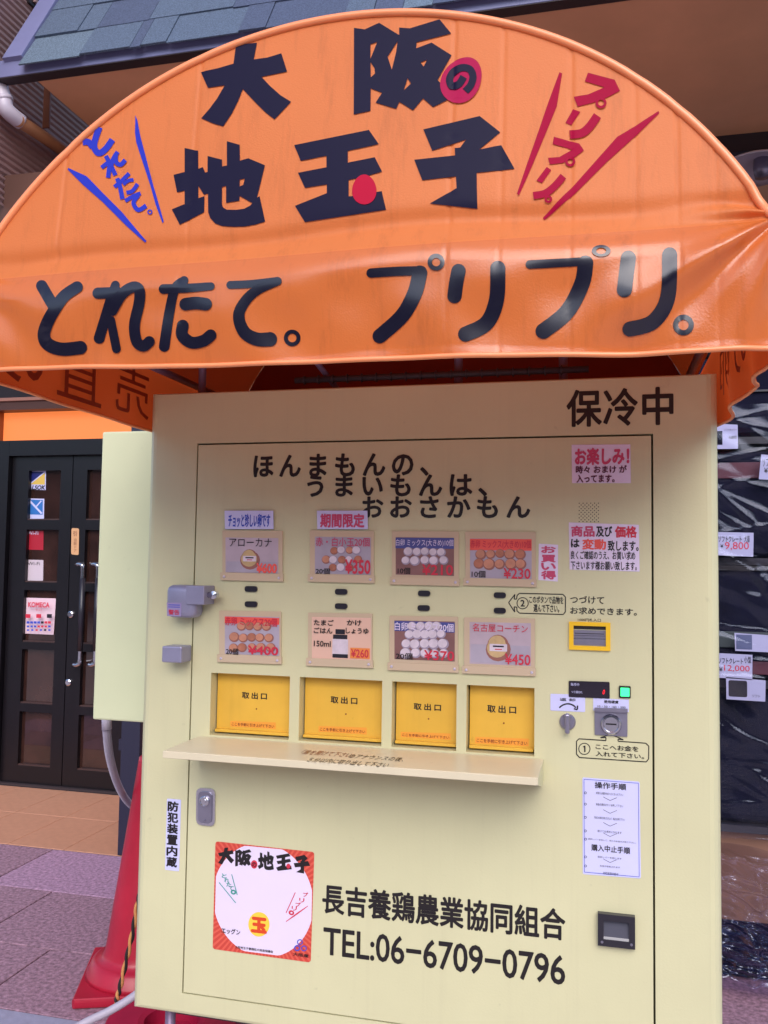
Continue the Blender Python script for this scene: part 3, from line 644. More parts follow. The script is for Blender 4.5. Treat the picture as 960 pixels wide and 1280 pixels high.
L.new(fr.outputs[0], rp.inputs[0]); L.new(rp.outputs[0], b.inputs['Base Color'])
st = quad('sticker', F, [(269.5, 1051.5), (393, 1065), (388.5, 1203), (266, 1186)], rays, vm, th=.0004, rnd=.006, label='orange red sticker with white disc and black heading')
K1 = yplane(-.0009)
def hitK(px, py, off=0): return K1.P(px, py, off)
# white disc, cut off where the sticker ends
Q = [K1.hit(*p) for p in ((270.5, 1053), (391.5, 1066), (387.3, 1201), (267.2, 1184.6))]
cx0, cz0 = K1.hit(328, 1125); rr = (K1.hit(391, 1130)[0]-K1.hit(265, 1125)[0])/2
bm = bmesh.new(); vs = []
for i in range(96):
    a = 2*math.pi*i/96; u = cx0+rr*math.cos(a); v = cz0+rr*1.03*math.sin(a)
    u = min(max(u, min(Q[0][0], Q[3][0])+.001), max(Q[1][0], Q[2][0])-.001); v = min(max(v, Q[3][1]+.001-(u-Q[3][0])*.0), Q[0][1]-.001)
    vs.append(bm.verts.new(K1.at(u, v, .0)))
bm.faces.new(vs); bmobj('white_disc', bm, M['white'], st)

# ================================================================= GLYPHS traced for the big heading
s1 = 140/960
G = {
 '大': [Z(240, 40, s1, [(380,115),(560,95),(532,238),(650,222),(768,186),(818,343),(598,388),(670,465),(760,545),(852,602),(710,752),(630,690),(540,600),(438,492),(400,590),(345,700),(270,812),(180,785),(82,742),(150,665),(220,570),(283,460),(140,482),(80,348),(220,315),(358,275)])],
 '阪': [Z(430, 20, .1875, L_) for L_ in ([(68,82),(140,92),(235,48),(362,126),(370,128),(369,80),(440,85),(638,25),(716,120),(485,178),(483,218),(585,180),(718,265),(625,430),(650,455),(692,562),(595,610),(528,552),(462,632),(370,575),(350,622),(212,580),(255,515),(180,485),(178,635),(66,660)],
      [(178,192),(223,175),(186,268),(177,288)], [(178,310),(205,350),(208,385),(180,412)], [(358,172),(350,240),(320,360),(292,275)], [(555,295),(512,312),(532,340)], [(425,418),(448,452),(400,498)])],
 '地': [Z(205, 165, s1, L_) for L_ in ([(180,140),(295,163),(297,318),(335,303),(356,350),(376,345),(377,208),(500,240),(502,298),(542,290),(542,82),(652,113),(654,248),(725,228),(868,288),(800,565),(822,552),(870,770),(790,795),(700,812),(600,815),(500,808),(440,785),(400,740),(382,690),(380,530),(345,540),(298,465),(297,570),(350,552),(347,690),(138,797),(70,665),(180,620),(180,505),(115,520),(85,370),(180,345)],
      [(500,475),(535,465),(535,610),(650,592),(650,550),(760,612),(740,635),(690,660),(620,670),(540,668),(510,650),(500,625)], [(652,412),(695,402),(682,455),(652,470)])],
 '玉': [Z(360, 150, s1, [(55,218),(695,88),(780,210),(515,268),(515,368),(745,322),(808,445),(690,480),(522,518),(522,658),(600,650),(805,612),(843,772),(148,878),(62,738),(335,630),(335,555),(148,585),(88,455),(332,408),(332,310),(112,353)])],
 '子': [Z(510, 140, s1, [(133,152),(615,38),(792,178),(612,325),(800,288),(914,490),(590,525),(597,834),(188,788),(418,655),(412,555),(125,588),(55,412),(405,375),(402,312),(448,308),(498,240),(210,335)])],
}
def moved(ch, x0, y0, x1, y1, skew=0):
    P = [p for L_ in G[ch] for p in L_]; a, b = min(p[0] for p in P), max(p[0] for p in P); c, d = min(p[1] for p in P), max(p[1] for p in P)
    return [[(x0+(x-a)/(b-a)*(x1-x0), y0+(y-c)/(d-c)*(y1-y0)+skew*((x-a)/(b-a))) for x, y in L_] for L_ in G[ch]]
q = .15625
for i, (ch, a, b, c, d) in enumerate((('大', 145, 120, 275, 258), ('阪', 282, 132, 412, 275), ('地', 462, 150, 592, 300), ('玉', 608, 165, 735, 310), ('子', 750, 178, 882, 328))):
    shape('lettering', hitK, moved(ch, 250+a*q, 1040+b*q, 250+c*q, 1040+d*q, 1), M['black'], st, off=.0004+.00002*i)
def Zs(pts): return Z(250, 1040, q, pts)
shape('red_dot', hitK, [Zs([(708+16*math.cos(a), 272+20*math.sin(a)) for a in [k*.4 for k in range(16)]])], M['red'], st, off=.0008)
shape('red_dot', hitK, [Zs([(434+26*math.cos(a), 258+34*math.sin(a)) for a in [k*.4 for k in range(16)]])], M['red'], st, off=.0008)
text('lettering', 'の', K1, 250+416*q, 1040+240*q, 250+452*q, 1040+280*q, M['black'], st, bold=.02, off=.001)
shape('yellow_disc', hitK, [Zs([(472+85*math.cos(a), 738+98*math.sin(a)) for a in [k*2*math.pi/40 for k in range(40)]])], mat('yellow_disc_print', srgb(250, 205, 70), .4), st, off=.0005)
text('lettering', '玉', K1, 250+418*q, 1040+682*q, 250+528*q, 1040+806*q, mat('orange_red_print', srgb(215, 70, 30), .4), st, bold=.05, off=.0009)
text('lettering', 'エッグン', K1, 250+174*q, 1040+762*q, 250+322*q, 1040+824*q, M['black'], st, bold=.015, off=.001)
text('lettering', '大阪地玉子養鶏拡大推進協議会', K1, 250+282*q, 1040+908*q, 250+585*q, 1040+968*q, M['black'], st, bold=.01)
text('lettering', '大阪産', K1, 250+745*q, 1040+962*q, 250+868*q, 1040+1004*q, M['black'], st, bold=.02)
strokes('emblem', hitK, [('r', 250+800*q, 1040+880*q, 3, .6), ('r', 250+778*q, 1040+928*q, 3, .8), ('r', 250+832*q, 1040+930*q, 3, .6)], M['blue'], st, off=.0005)
tl = [('s', Zs([(155, 405), (285, 565)]), .5), ('s', Zs([(255, 340), (298, 500)]), .5)]
strokes('stripe', hitK, tl, M['teal'], st, off=.0005)
strokes('stripe', hitK, [('s', Zs([(762, 485), (690, 645)]), .5), ('s', Zs([(862, 592), (690, 715)]), lambda t: .9-.5*abs(2*t-1))], M['red'], st, off=.0005)
for s, pts, mm in (('とれたて。', [(195, 350), (215, 385), (232, 420), (250, 450), (268, 480)], M['teal']), ('プリプリ。', [(845, 500), (815, 545), (785, 580), (755, 610), (732, 645)], M['red'])):
    for ch, (u, v) in zip(s, pts): text('lettering', ch, K1, 250+(u-19)*q, 1040+(v-19)*q, 250+(u+19)*q, 1040+(v+19)*q, mm, st, bold=.02)
# machine legs, side box with conduit
for x, y in ((-.497, .06), (-.497, .5), (.50, .06), (.50, .5)): tube('leg', [(x, y, 0), (x, y, MB)], .011, M['tube'], vm)
box('base_frame', -.51, .52, .08, .56, MB-.05, MB-.012, M['darkbeam'], vm)
box('side_box', -.757, -.556, .15, .42, H-.358, H+.299, M['cream_green'], vm, bevel=.004)
SB = yplane(.15)
cpts = [SB.P(132, 899), SB.P(134, 920)]
CP = [tuple(yplane(y_).P(*p)) for p, y_ in (((133, 898), .3), ((134, 920), .32), ((138, 950), .42), ((147, 980), .62), ((158, 1000), .82), ((172, 1014), 1.0), ((196, 1040), 1.05), ((205, 1095), 1.12))]
tube('conduit', cat_rom(CP, 8), .0095, M['cable'], vm)
bm = bmesh.new(); P = cat_rom(CP, 16)
for i in range(3, len(P)-1, 1): add_tube(bm, [Vector(P[i])*.75+Vector(P[i+1])*.25, Vector(P[i])*.45+Vector(P[i+1])*.55], .0108, 10)
bmobj('conduit_rings', bm, M['cable'], vm, kind='stuff')
tube('conduit_socket', [tuple(yplane(.3).P(133, 893)), tuple(yplane(.3).P(133.5, 912))], .012, M['cable'], vm)

# ================================================================= AWNING
aw = thing('awning', 'orange arched vinyl awning with black Japanese lettering over the vending machine', 'awning', (0, 0, H+.3))
RA, ZC, ZF = .62, H+.161, H+.42
def zarc(x): return ZC+math.sqrt(max(RA*RA-x*x, 0))
SEAMS = (-.42, -.21, .168, .236, .325, .405, .455, .50)
def sg(t): return 1/(1+math.exp(-max(-60, min(60, t))))
def surf(x, z):
    t = z-ZF
    y = -.53 + .12*max(t, 0)
    for k_, xi in enumerate(SEAMS):
        if abs(x-xi) < .012: y += (.0010 if k_ % 2 else .0015)*math.exp(-((x-xi)/.0026)**2)*(1 if t > .03 else .6)
    zfo = .004+.006*math.sin(x*5+1)+.004*math.sin(x*13)                  # fold line wanders a little
    tt = t-zfo
    y += .007*math.exp(-((tt-.024)/.014)**2)                              # crease above the bar
    y -= .020*sg(-(tt+.012)/.0095)                                       # out over the bar
    y += .015*max(0, min(1, (-tt-.038)/.11))                               # falls back a little
    if t < .045:
        wq = max(0., min(1., (.045-t)/.045)); wq = wq*wq*(3-2*wq)
        dx, dz = .575-x, (ZF+.006)-z
        r = math.hypot(dx, dz)+1e-4; a = math.atan2(dz, dx)
        k = math.exp(-r/.26)*min(1, r/.04)
        y += wq*k*(.008*math.sin(a*9+.6)+.003*math.sin(a*17+2))
        dx2 = x+.575; r2 = math.hypot(dx2, dz)+1e-4; a2 = math.atan2(dz, dx2)
        y += wq*math.exp(-r2/.16)*min(1, r2/.04)*.005*math.sin(a2*10+1)
        y += .0022*math.sin(x*21+1.3*math.sin(z*30))*sg(-(t+.03)/.012)+.0012*math.sin(x*47+z*40)*sg(-(t+.05)/.012)
    if t > 0: y += .0012*math.sin(x*9+z*4)*math.sin(z*14)*min(1, t/.05)
    return y
def hitS(px, py, off=0):
    d = ray(px, py); y = -.53
    for _ in range(14):
        t = (y-CAM.y)/d.y; p = CAM+d*t; y = .4*y+.6*surf(p.x, min(p.z, H+.80))
    t = (y-CAM.y)/d.y; p = CAM+d*t
    return Vector((p.x, p.y-off, p.z))
ZB = lambda x: H+.272-.015*x+.0015*math.sin(x*12)
XE = math.sqrt(RA*RA-(ZF-ZC)**2)
def grid_obj(name, pts, m, parent, **k):
    R_, C_ = len(pts), len(pts[0]); vs = [p for r in pts for p in r]
    fs = [(i*C_+j, i*C_+j+1, (i+1)*C_+j+1, (i+1)*C_+j) for i in range(R_-1) for j in range(C_-1)]
    return mesh(name, vs, fs, m, parent, smooth=True, **k)
NX = 440
pts = []
for i in range(61):
    s = i/60; row = []
    for j in range(NX+1):
        x = -XE+2*XE*j/NX; z = ZF+(s**1.15)*(zarc(x)-ZF); row.append((x, surf(x, z), z))
    pts.append(row)
front = grid_obj('front_panel', pts, M['fabric'], aw)
pts = []
for i in range(61):
    s = (i/60); row = []
    for j in range(NX+1):
        x = -XE+2*XE*j/NX; z = ZF+(s)*(ZB(x)-ZF); row.append((x, surf(x, z), z))
    pts.append(row)
val = grid_obj('valance', pts, M['fabric_v'], aw)
tube('hem', [(x, surf(x, ZB(x))-.001, ZB(x)) for x in [-XE+2*XE*j/120 for j in range(121)]], .0035, M['hem'], val, sides=8)
arc = [(RA*math.cos(a), RA*math.sin(a)) for a in [math.acos(XE/RA)+(math.pi-2*math.acos(XE/RA))*k/80 for k in range(81)]]
tube('piping', [(x, surf(x, ZC+z)-.001, ZC+z) for x, z in arc], .0055, M['hem'], front, sides=10)
YB = .50
pts = []
for k, (x, z) in enumerate(arc):
    y0 = surf(x, ZC+z); pts.append([(x, y0+(YB-y0)*(j/14), ZC+z-.004*math.sin(math.pi*((j*3.0/14) % 1.0))) for j in range(15)])
M['roofcloth'] = mat('orange_vinyl_roof_dim', srgb(214, 92, 40), .4, var=.06, scale=3, bump=.1, bscale=300, spec=.3, translucent=.10)  # darker orange than the front: dimness of the awning interior put into the colour
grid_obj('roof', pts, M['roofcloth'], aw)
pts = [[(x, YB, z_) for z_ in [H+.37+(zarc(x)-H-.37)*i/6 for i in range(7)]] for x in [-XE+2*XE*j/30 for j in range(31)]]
grid_obj('back_panel', pts, mat('shaded_red_cloth', srgb(120, 36, 26), .6, var=.15, scale=6), aw)  # dark red colour stands in for the shade under the awning
flaps = []
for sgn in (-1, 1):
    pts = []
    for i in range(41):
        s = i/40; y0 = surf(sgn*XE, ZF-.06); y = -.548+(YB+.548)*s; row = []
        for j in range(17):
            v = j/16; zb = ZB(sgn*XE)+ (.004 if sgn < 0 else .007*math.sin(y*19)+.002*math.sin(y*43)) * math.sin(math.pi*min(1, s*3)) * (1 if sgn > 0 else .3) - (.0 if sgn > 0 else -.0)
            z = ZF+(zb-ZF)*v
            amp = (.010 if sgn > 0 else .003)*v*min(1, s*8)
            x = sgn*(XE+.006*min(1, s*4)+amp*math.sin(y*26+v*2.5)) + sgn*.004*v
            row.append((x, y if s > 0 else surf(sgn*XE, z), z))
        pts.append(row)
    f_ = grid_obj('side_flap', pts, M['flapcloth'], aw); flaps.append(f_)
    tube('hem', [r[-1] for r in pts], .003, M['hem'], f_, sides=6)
# lettering seen through the side flaps (printed on the outside, read in mirror from within)
M['through'] = mat('print_through', srgb(146, 56, 28), .5, translucent=.4)
def flap_text(s, sgn, y0, y1, z0, z1, parent, flip):
    me = text_mesh(s, 0, 1.0); xs = [v.co.x for v in me.vertices]; zs = [v.co.y for v in me.vertices]; a, b, c, d = min(xs), max(xs), min(zs), max(zs)
    for v in me.vertices:
        p = (v.co.x-a)/(b-a); p = 1-p if flip else p; r = (v.co.y-c)/(d-c)
        v.co = Vector((sgn*(XE+.0035), y0+(y1-y0)*p, z0+(z1-z0)*r))
    return link('lettering', me, M['through'], parent)
flap_text('の', -1, -.46, -.34, H+.292, H+.395, flaps[0], True); flap_text('直', -1, -.30, -.16, H+.292, H+.40, flaps[0], True)
flap_text('売', -1, -.11, .02, H+.298, H+.40, flaps[0], True)
flap_text('の', 1, -.30, -.18, H+.30, H+.39, flaps[1], False); flap_text('卵', 1, -.13, -.01, H+.30, H+.39, flaps[1], False)
# frame tubes
def fy(y, px, py): return tuple(yplane(y).P(px, py))
for px in (253, 573, 704): p = yplane(.06).P(px, 470); tube('frame_post', [(p.x, .06, MT-.005), (p.x, .06, H+.70)], .0085, M['tube'], aw)
for a, b, y, z in ((-.55, .55, -.515, H+.405), (-.24, .34, .02, H+.372), (-.5, .5, .25, H+.60)): tube('frame_bar', [(a, y, z), (b, y, z)], .0065, M['darkbeam'] if z < H+.39 else M['tube'], aw)
for x in (-.27, .0, .30): tube('frame_brace', [(x, -.505, H+.405), (x, .06, H+.66)], .007, M['tube'], aw)
for x in (-.55, .55): tube('frame_rail', [(x*.985, -.51, H+.405), (x*.985, .48, H+.405)], .008, M['tube'], aw)
tube('frame_brace', [(-.30, -.1, H+.56), (-.16, .05, MT+.01)], .006, M['tube'], aw)
tube('frame_arch', [(x*.985, .02, ZC+z*.985) for x, z in arc[::4]], .009, M['tube'], aw)
bm = bmesh.new()
for k in range(18):
    x = -.22+k*.03; add_tube(bm, [(x, .02+.008*math.cos(a), H+.372+.008*math.sin(a)) if True else 0 for a in [q_*math.pi/4 for q_ in range(9)]], .0018, 5)
bmobj('lashing_cord', bm, M['darkbeam'], aw, kind='stuff')
# heading on the arched front
K = 0
for ch in '大阪地玉子':
    shape('lettering', hitS, G[ch], M['navy'], front, off=.0012, grid=.009, yof=surf)
egg = lambda cx, cy, rx, ry, a0: [(cx+(x*math.cos(a0)-y*math.sin(a0)), cy+(x*math.sin(a0)+y*math.cos(a0))) for x, y in [((rx*(1+.10*math.sin(t)))*math.cos(t), ry*math.sin(t)) for t in [k*2*math.pi/48 for k in range(48)]]]
shape('red_egg_mark', hitS, [egg(360+657*s1, 150+600*s1, 104*s1, 128*s1, 0)], mat('red_vinyl_print', srgb(178, 18, 54), .5, spec=.08), front, off=.0020, grid=.009, yof=surf)
shape('magenta_egg_mark', hitS, [egg(430+786*.1875, 20+430*.1875, 128*.1875, 162*.1875, math.radians(32))], mat('magenta_print', srgb(166, 22, 72), .5, spec=.08), front, off=.0020, grid=.009, yof=surf)
strokes('lettering', hitS, [('s', Z(430, 20, .1875, [(800, 412), (768, 460), (722, 472), (706, 430), (730, 382), (785, 352), (840, 362), (862, 410), (848, 465), (812, 508)]), 24*.1875, False)], M['navy'], front, off=.0028)
bl = [Z(80, 140, s1, L_) for L_ in ([(615,30),(632,75),(660,220),(700,370),(760,600),(858,940),(848,955),(790,800),(740,620),(680,440),(622,260),(612,180)], [(40,482),(195,552),(225,580),(330,690),(500,860),(710,1108),(700,1122),(540,980),(330,770),(170,630),(35,495)])]
M['blue_v'] = mat('blue_vinyl_print', srgb(44, 54, 172), .5, spec=.08); M['red_v'] = mat('crimson_vinyl_print', srgb(158, 10, 54), .5, spec=.06)
for L_ in bl: shape('stripe', hitS, [L_], M['blue_v'], front, off=.0012, grid=.009, yof=surf)
S_ = lambda pts, r, rc_=False: ('s', Z(80, 140, s1, pts), r*s1, rc_)
strokes('lettering', hitS, [S_([(308, 133), (278, 215), (262, 300), (300, 355), (360, 320), (418, 240)], 27), S_([(165, 262), (215, 262), (250, 305)], 27)], M['blue_v'], front, off=.0012)
strokes('lettering', hitS, [S_([(362, 378), (400, 450), (445, 545)], 19), S_([(325, 480), (395, 425)], 18), S_([(400, 440), (390, 500), (382, 567)], 19), S_([(405, 470), (430, 400), (465, 345)], 19), S_([(450, 360), (450, 430), (490, 455), (530, 415)], 19)], M['blue_v'], front, off=.0012)
strokes('lettering', hitS, [S_([(435, 645), (500, 590), (562, 528)], 17), S_([(460, 570), (485, 650), (505, 750)], 19), S_([(512, 625), (555, 592), (600, 585)], 15), S_([(540, 695), (590, 680), (635, 620)], 17)], M['blue_v'], front, off=.0012)
strokes('lettering', hitS, [S_([(528, 765), (600, 722), (660, 700)], 17), S_([(640, 715), (600, 780), (640, 842), (708, 805)], 19), ('r', 80+740*s1, 140+860*s1, 17*s1, 5*s1)], M['blue_v'], front, off=.0012)
s2 = 190/960
for L_ in ([(300,55),(317,62),(283,270),(230,400),(130,640),(45,832),(32,820),(100,620),(170,420),(228,250)], [(925,300),(930,312),(800,440),(600,620),(400,820),(205,988),(195,975),(400,760),(560,580),(665,462),(720,430)]):
    shape('stripe', hitS, [Z(640, 80, s2, L_)], M['red_v'], front, off=.0012, grid=.009, yof=surf)
for L_ in ([(480,58),(648,102),(682,172),(600,215),(510,248),(415,272),(390,210),(480,195),(585,150),(460,112)], [(385,288),(432,305),(375,390),(338,375)], [(265,462),(425,505),(455,548),(400,590),(320,628),(240,637),(228,595),(300,590),(380,545),(257,508)], [(220,652),(248,672),(190,755),(155,738)]):
    shape('lettering', hitS, [Z(640, 80, s2, L_)], M['red_v'], front, off=.0012, grid=.009, yof=surf)
R_ = lambda pts, r: ('s', Z(640, 80, s2, pts), r*s2, False)
strokes('lettering', hitS, [R_([(540, 330), (490, 400), (440, 440), (365, 450)], 27), R_([(325, 712), (270, 775), (210, 820), (135, 835)], 23), ('r', 640+562*s2, 80+250*s2, 27*s2, 8*s2), ('r', 640+368*s2, 80+620*s2, 24*s2, 8*s2), ('r', 640+230*s2, 80+858*s2, 17*s2, 7*s2)], M['red_v'], front, off=.0018)
# lettering on the valance
def V_(o, s, *items):
    out = []
    for it in items:
        if it[0] == 'r': out.append(('r', o[0]+it[1]*s, o[1]+it[2]*s, it[3]*s, it[4]*s)+((it[5],) if len(it) > 5 else ()))
        else: out.append(('s', Z(*o, s, it[0]), (lambda f: (lambda t: f(t)*s*1.08))(it[1]) if callable(it[1]) else it[1]*s*1.08))
    return out
o1, q1 = (40, 330), .17708; o2, q2 = (190, 330), .20833; o3, o4 = (450, 300), (640, 290)
for its in (V_(o1, q1, ([(72, 155), (115, 230), (150, 290)], 37), ([(322, 165), (235, 225), (175, 305), (115, 410), (88, 505), (120, 570), (215, 603), (345, 592)], lambda t: 38+6*t)),
            V_(o1, q1, ([(592, 150), (560, 240), (520, 380), (478, 525)], lambda t: 28+8*t), ([(470, 208), (545, 206), (600, 200)], 37), ([(560, 400), (600, 600)], 29), ([(570, 330), (640, 215), (720, 165), (762, 190), (760, 280), (728, 430), (742, 545), (790, 582), (832, 550)], lambda t: 36)),
            V_(o2, q2, ([(195, 100), (140, 150), (105, 300), (76, 495)], lambda t: 24+6*t), ([(72, 152), (220, 146), (355, 135)], lambda t: 27-5*t), ([(205, 243), (265, 236), (325, 243)], 35), ([(188, 372), (185, 430), (240, 473), (310, 463), (355, 430)], 33)),
            V_(o2, q2, ([(472, 127), (600, 121), (755, 103)], lambda t: 22), ([(755, 105), (640, 155), (565, 220), (523, 310), (555, 408), (630, 452), (710, 453)], lambda t: 24+16*t)),
            V_(o2, q2, ('r', 843, 445, 38, 12)),
            V_(o3, q2, ([(68, 200), (220, 190), (372, 186)], 26), ([(360, 200), (330, 320), (255, 455), (120, 578)], lambda t: 42-2*t), ('r', 458, 135, 38, 13)),
            V_(o3, q2, ([(592, 188), (578, 260), (568, 338)], 40), ([(828, 172), (820, 360), (760, 500), (635, 566)], 42)),
            V_(o4, .25, ([(90, 164), (240, 156), (378, 148)], 20), ([(368, 158), (350, 260), (275, 400), (157, 497)], 36), ('r', 446, 96, 36, 11, .62)),
            V_(o4, .25, ([(582, 132), (572, 210), (562, 290)], 35), ([(788, 116), (778, 330), (705, 450), (590, 487)], 35)),
            V_(o4, .25, ('r', 857, 466, 39, 13))):
    strokes('lettering', hitS, its, M['navy_v'], val, off=.0012, step=.00018)

# ================================================================= CONE, ROPE, CABLE
cx, cy = -.925, .722
cn = thing('traffic_cone', 'red plastic traffic cone on a square base beside the machine', 'traffic cone', (cx, cy, 0))
def cone_base(z0, h, half, rot, name, m, lip):
    bm = bmesh.new(); add_box(bm, -half, half, -half, half, 0, h, .009, 2)
    # rounded corners
    for v in bm.verts:
        r = math.hypot(v.co.x, v.co.y); mx = half*1.30
        if r > mx: v.co.x *= mx/r; v.co.y *= mx/r
    bmesh.ops.rotate(bm, verts=bm.verts[:], cent=(0, 0, 0), matrix=Matrix.Rotation(rot, 3, 'Z'))
    bmesh.ops.translate(bm, verts=bm.verts[:], vec=(cx, cy, z0)); return bmobj(name, bm, m, cn, smooth=False)
cone_base(.0, .026, .174, math.radians(22), 'base', M['cone'], 1)
lathe('body', (cx, cy, 0), [(.158, .024), (.155, .036), (.148, .046), (.142, .062), (.130, .070), (.114, .072), (.108, .084), (.104, .10), (.030, .615), (.028, .63), (.020, .636), (.018, .63), (.018, .55)], M['cone'], cn, axis='Z', sides=48, smooth=True)
wt = thing('cone_weight', 'flat faded red rubber cone weight on the pavers under the machine edge', 'cone weight', (-.68, .40, 0))
lathe('ring', (-.70, .47, 0), [(.07, .0), (.17, .0), (.175, .008), (.165, .036), (.085, .04), (.07, .036), (.07, .0)], mat('faded_red_rubber', srgb(170, 24, 64), .5, var=.15, spots=.3), wt, axis='Z', sides=40)
bm = bmesh.new()
# striped rope: two strands twisted
path = [Vector(p) for p in cat_rom([tuple(yplane(.40).P(*p)) for p in ((178, 1108), (172, 1130), (166, 1165), (158, 1200), (150, 1235), (146, 1250), (147, 1262))], 14)]
rp_ = thing('rope', 'black and tan twisted rope hanging in front of the red cone', 'rope', tuple(path[-1]))
for k, mm in ((0, M['rope_b']), (1, M['rope_y'])):
    tube('strand', [p+Vector((math.cos(i*.42+math.pi*k), math.sin(i*.42+math.pi*k), 0))*.0032 for i, p in enumerate(path)], .0040, mm, rp_, sides=8)
tag(tube('cable', cat_rom([tuple(yplane(y).P(*p)) for p, y in (((220, 1180), .42), ((190, 1224), .35), ((170, 1243), .33), ((140, 1262), .30), ((105, 1279), .26), ((70, 1300), .22), ((10, 1340), .2))], 10), .0095, M['cable']), 'thick pale grey cable curving out from behind the machine at lower left', 'cable')

# ================================================================= SHOP FRONT AT LEFT
YW = 2.5
sf = thing('shop_front', 'brown shop front wall with glowing orange transom above the black doors', 'shop front', (-2.5, YW, 0))
box('wall', -3.6, -2.92, YW, YW+.15, 0, 3.4, M['brown'], sf)
box('wall', -2.005, .60, YW+.4, YW+.55, 0, 3.38, M['brown'], sf)
box('return_wall', -2.015, -1.905, YW-.01, YW+.4, 0, 3.39, M['brown'], sf)
zt0, zt1 = H+.655, H+.815
box('transom_panel', -2.86, -2.02, YW+.02, YW+.05, zt0, zt1, M['glow'], sf)
box('transom_frame', -2.92, -2.862, YW-.03, YW+.06, H+.58, H+.84, mat('orange_brown_wood', srgb(150, 84, 44), .5), sf)
box('header_beam', -3.6, -2.01, YW-.06, YW+.10, zt1+.001, H+.862, mat('brown_header', srgb(92, 56, 46), .5), sf)
box('header_trim', -3.6, -2.01, YW-.075, YW+.09, H+.863, H+.880, mat('pale_trim', srgb(190, 130, 110), .5), sf)
box('upper_wall', -3.6, -2.01, YW+.0, YW+.15, H+.882, 3.36, M['darkbeam'], sf)
box('threshold', -2.92, -2.01, YW-.025, YW+.12, .0, .012, M['darkbeam'], sf)
# double door
dr = thing('double_door', 'black wooden double door with square glass panes and long bar handles', 'door', (-2.4, YW, 0))
prs = [(.489, .219), (.167, -.118), (-.161, -.439), (-.479, -.767), (-.81, -1.096)]
for lf, (a, b, p0, p1) in enumerate(((-2.777, -2.403, -2.672, -2.474), (-2.398, -2.022, -2.313, -2.115))):
    leaf = bmobj('door_leaf', holed_panel(a, b, .014, H+.566, [(p0, p1, H+z0, H+z1) for z1, z0 in prs], YW, .04), M['door'], dr)
    for z1, z0 in prs:
        box('glass_pane', p0-.004, p1+.004, YW+.026, YW+.032, H+z0-.004, H+z1+.004, M['glass'], leaf)
        box('sill_bead', p0, p1, YW+.004, YW+.024, H+z0, H+z0+.007, mat('pane_bead', srgb(70, 50, 48), .4), leaf)
box('door_frame', -2.86, -2.78, YW-.03, YW+.08, 0, H+.652, M['door'], dr)
box('door_frame', -2.779, -2.02, YW-.03, YW+.08, H+.568, H+.652, M['door'], dr)
for px in (102, 121):
    hx = yplane(YW-.07).P(px, 760).x; sgn = -1 if px == 102 else -1
    z1_, z0_ = yplane(YW-.07).P(px, 706).z, yplane(YW-.07).P(px, 831).z
    hn = tube('handle', cat_rom([(hx-.055, YW, z1_+.004), (hx-.045, YW-.055, z1_+.003), (hx-.01, YW-.07, z1_), (hx, YW-.07, z1_-.035), (hx, YW-.07, (z0_+z1_)/2), (hx, YW-.07, z0_+.035), (hx-.01, YW-.07, z0_), (hx-.045, YW-.055, z0_-.003), (hx-.055, YW, z0_-.004)], 6), .011, M['chrome'], dr)
    tube('grip', [(hx, YW-.07, z1_-.07), (hx, YW-.07, z0_+.07)], .0145, M['dark_plastic'], hn)
for p in ((89, 768), (86, 853)): c = yplane(YW).P(*p); lathe('lock_cylinder', (c.x, YW-.001, c.z), [(.018, 0), (.018, -.008), (.012, -.012), (0, -.012)], M['chrome'], dr, sides=16)
DPn = yplane(YW-.001); DG = yplane(YW+.0255)
pl_ = quad('pull_plate', DPn, [(89.5, 660), (99, 660.5), (98.5, 694), (89, 693)], mat('pale_gold', srgb(215, 165, 120), .4), dr, rnd=.01, off=.001, label='pale upright plate with a few marks')
text('lettering', '引', DPn, 92, 664, 96, 670, M['brown'], pl_, bold=.02, off=.002); text('lettering', '自動ドア', DPn, 92.6, 673, 95.8, 690, M['brown'], pl_, bold=.0, off=.002, vert=True)
k_ = quad('sticker', DG, [(35, 588), (57.6, 588.6), (57.3, 612.6), (34.8, 612)], M['paper_blue'], dr, off=.001, label='white sticker with navy and yellow triangles')
shape('navy_corner', DG.P, [[(36.5, 589.5), (55.5, 590), (36.4, 605.2)]], mat('navy_sticker', srgb(30, 36, 110), .4), k_, off=.0018)
shape('yellow_corner', DG.P, [[(56.4, 591), (56.2, 605.8), (38.2, 605.4)]], mat('yellow_sticker', srgb(225, 190, 90), .4), k_, off=.0018)
text('lettering', 'ALSOK', DG, 36, 607, 56.5, 612, M['black'], k_, bold=.03, off=.0018, shear=.2)
k_ = quad('sticker', DG, [(34.4, 623), (55.5, 623.5), (55, 650), (34, 649.5)], M['paper_blue'], dr, off=.001, label='white sticker with a blue picture')
quad('blue_field', DG, [(36, 624.5), (53.8, 625), (53.5, 643.4), (35.8, 643)], mat('sticker_blue', srgb(50, 115, 190), .4), k_, off=.0018)
strokes('white_slash', DG.P, [('s', [(37.5, 626), (52.5, 642)], 1.2, False), ('s', [(52, 626), (45, 634)], .8, False)], M['paper_blue'], k_, off=.0024)
k_ = quad('sticker', DG, [(33.4, 663), (54.6, 663.5), (54.3, 687.6), (33, 687)], mat('sticker_red', srgb(170, 30, 50), .4), dr, off=.001, label='red sticker with white letters')
text('lettering', 'Wi-Fi', DG, 35, 664, 48, 668.5, M['white'], k_, bold=.01, off=.0018)
k_ = quad('sticker', DG, [(31.6, 699.6), (54.4, 700), (54, 726), (31.2, 725.6)], mat('sticker_white', srgb(205, 190, 200), .4), dr, off=.001, rnd=.006, label='white rounded sticker')
text('lettering', 'Wi-Fi', DG, 35, 702.4, 50, 706.6, M['black'], k_, bold=.0, off=.0018)
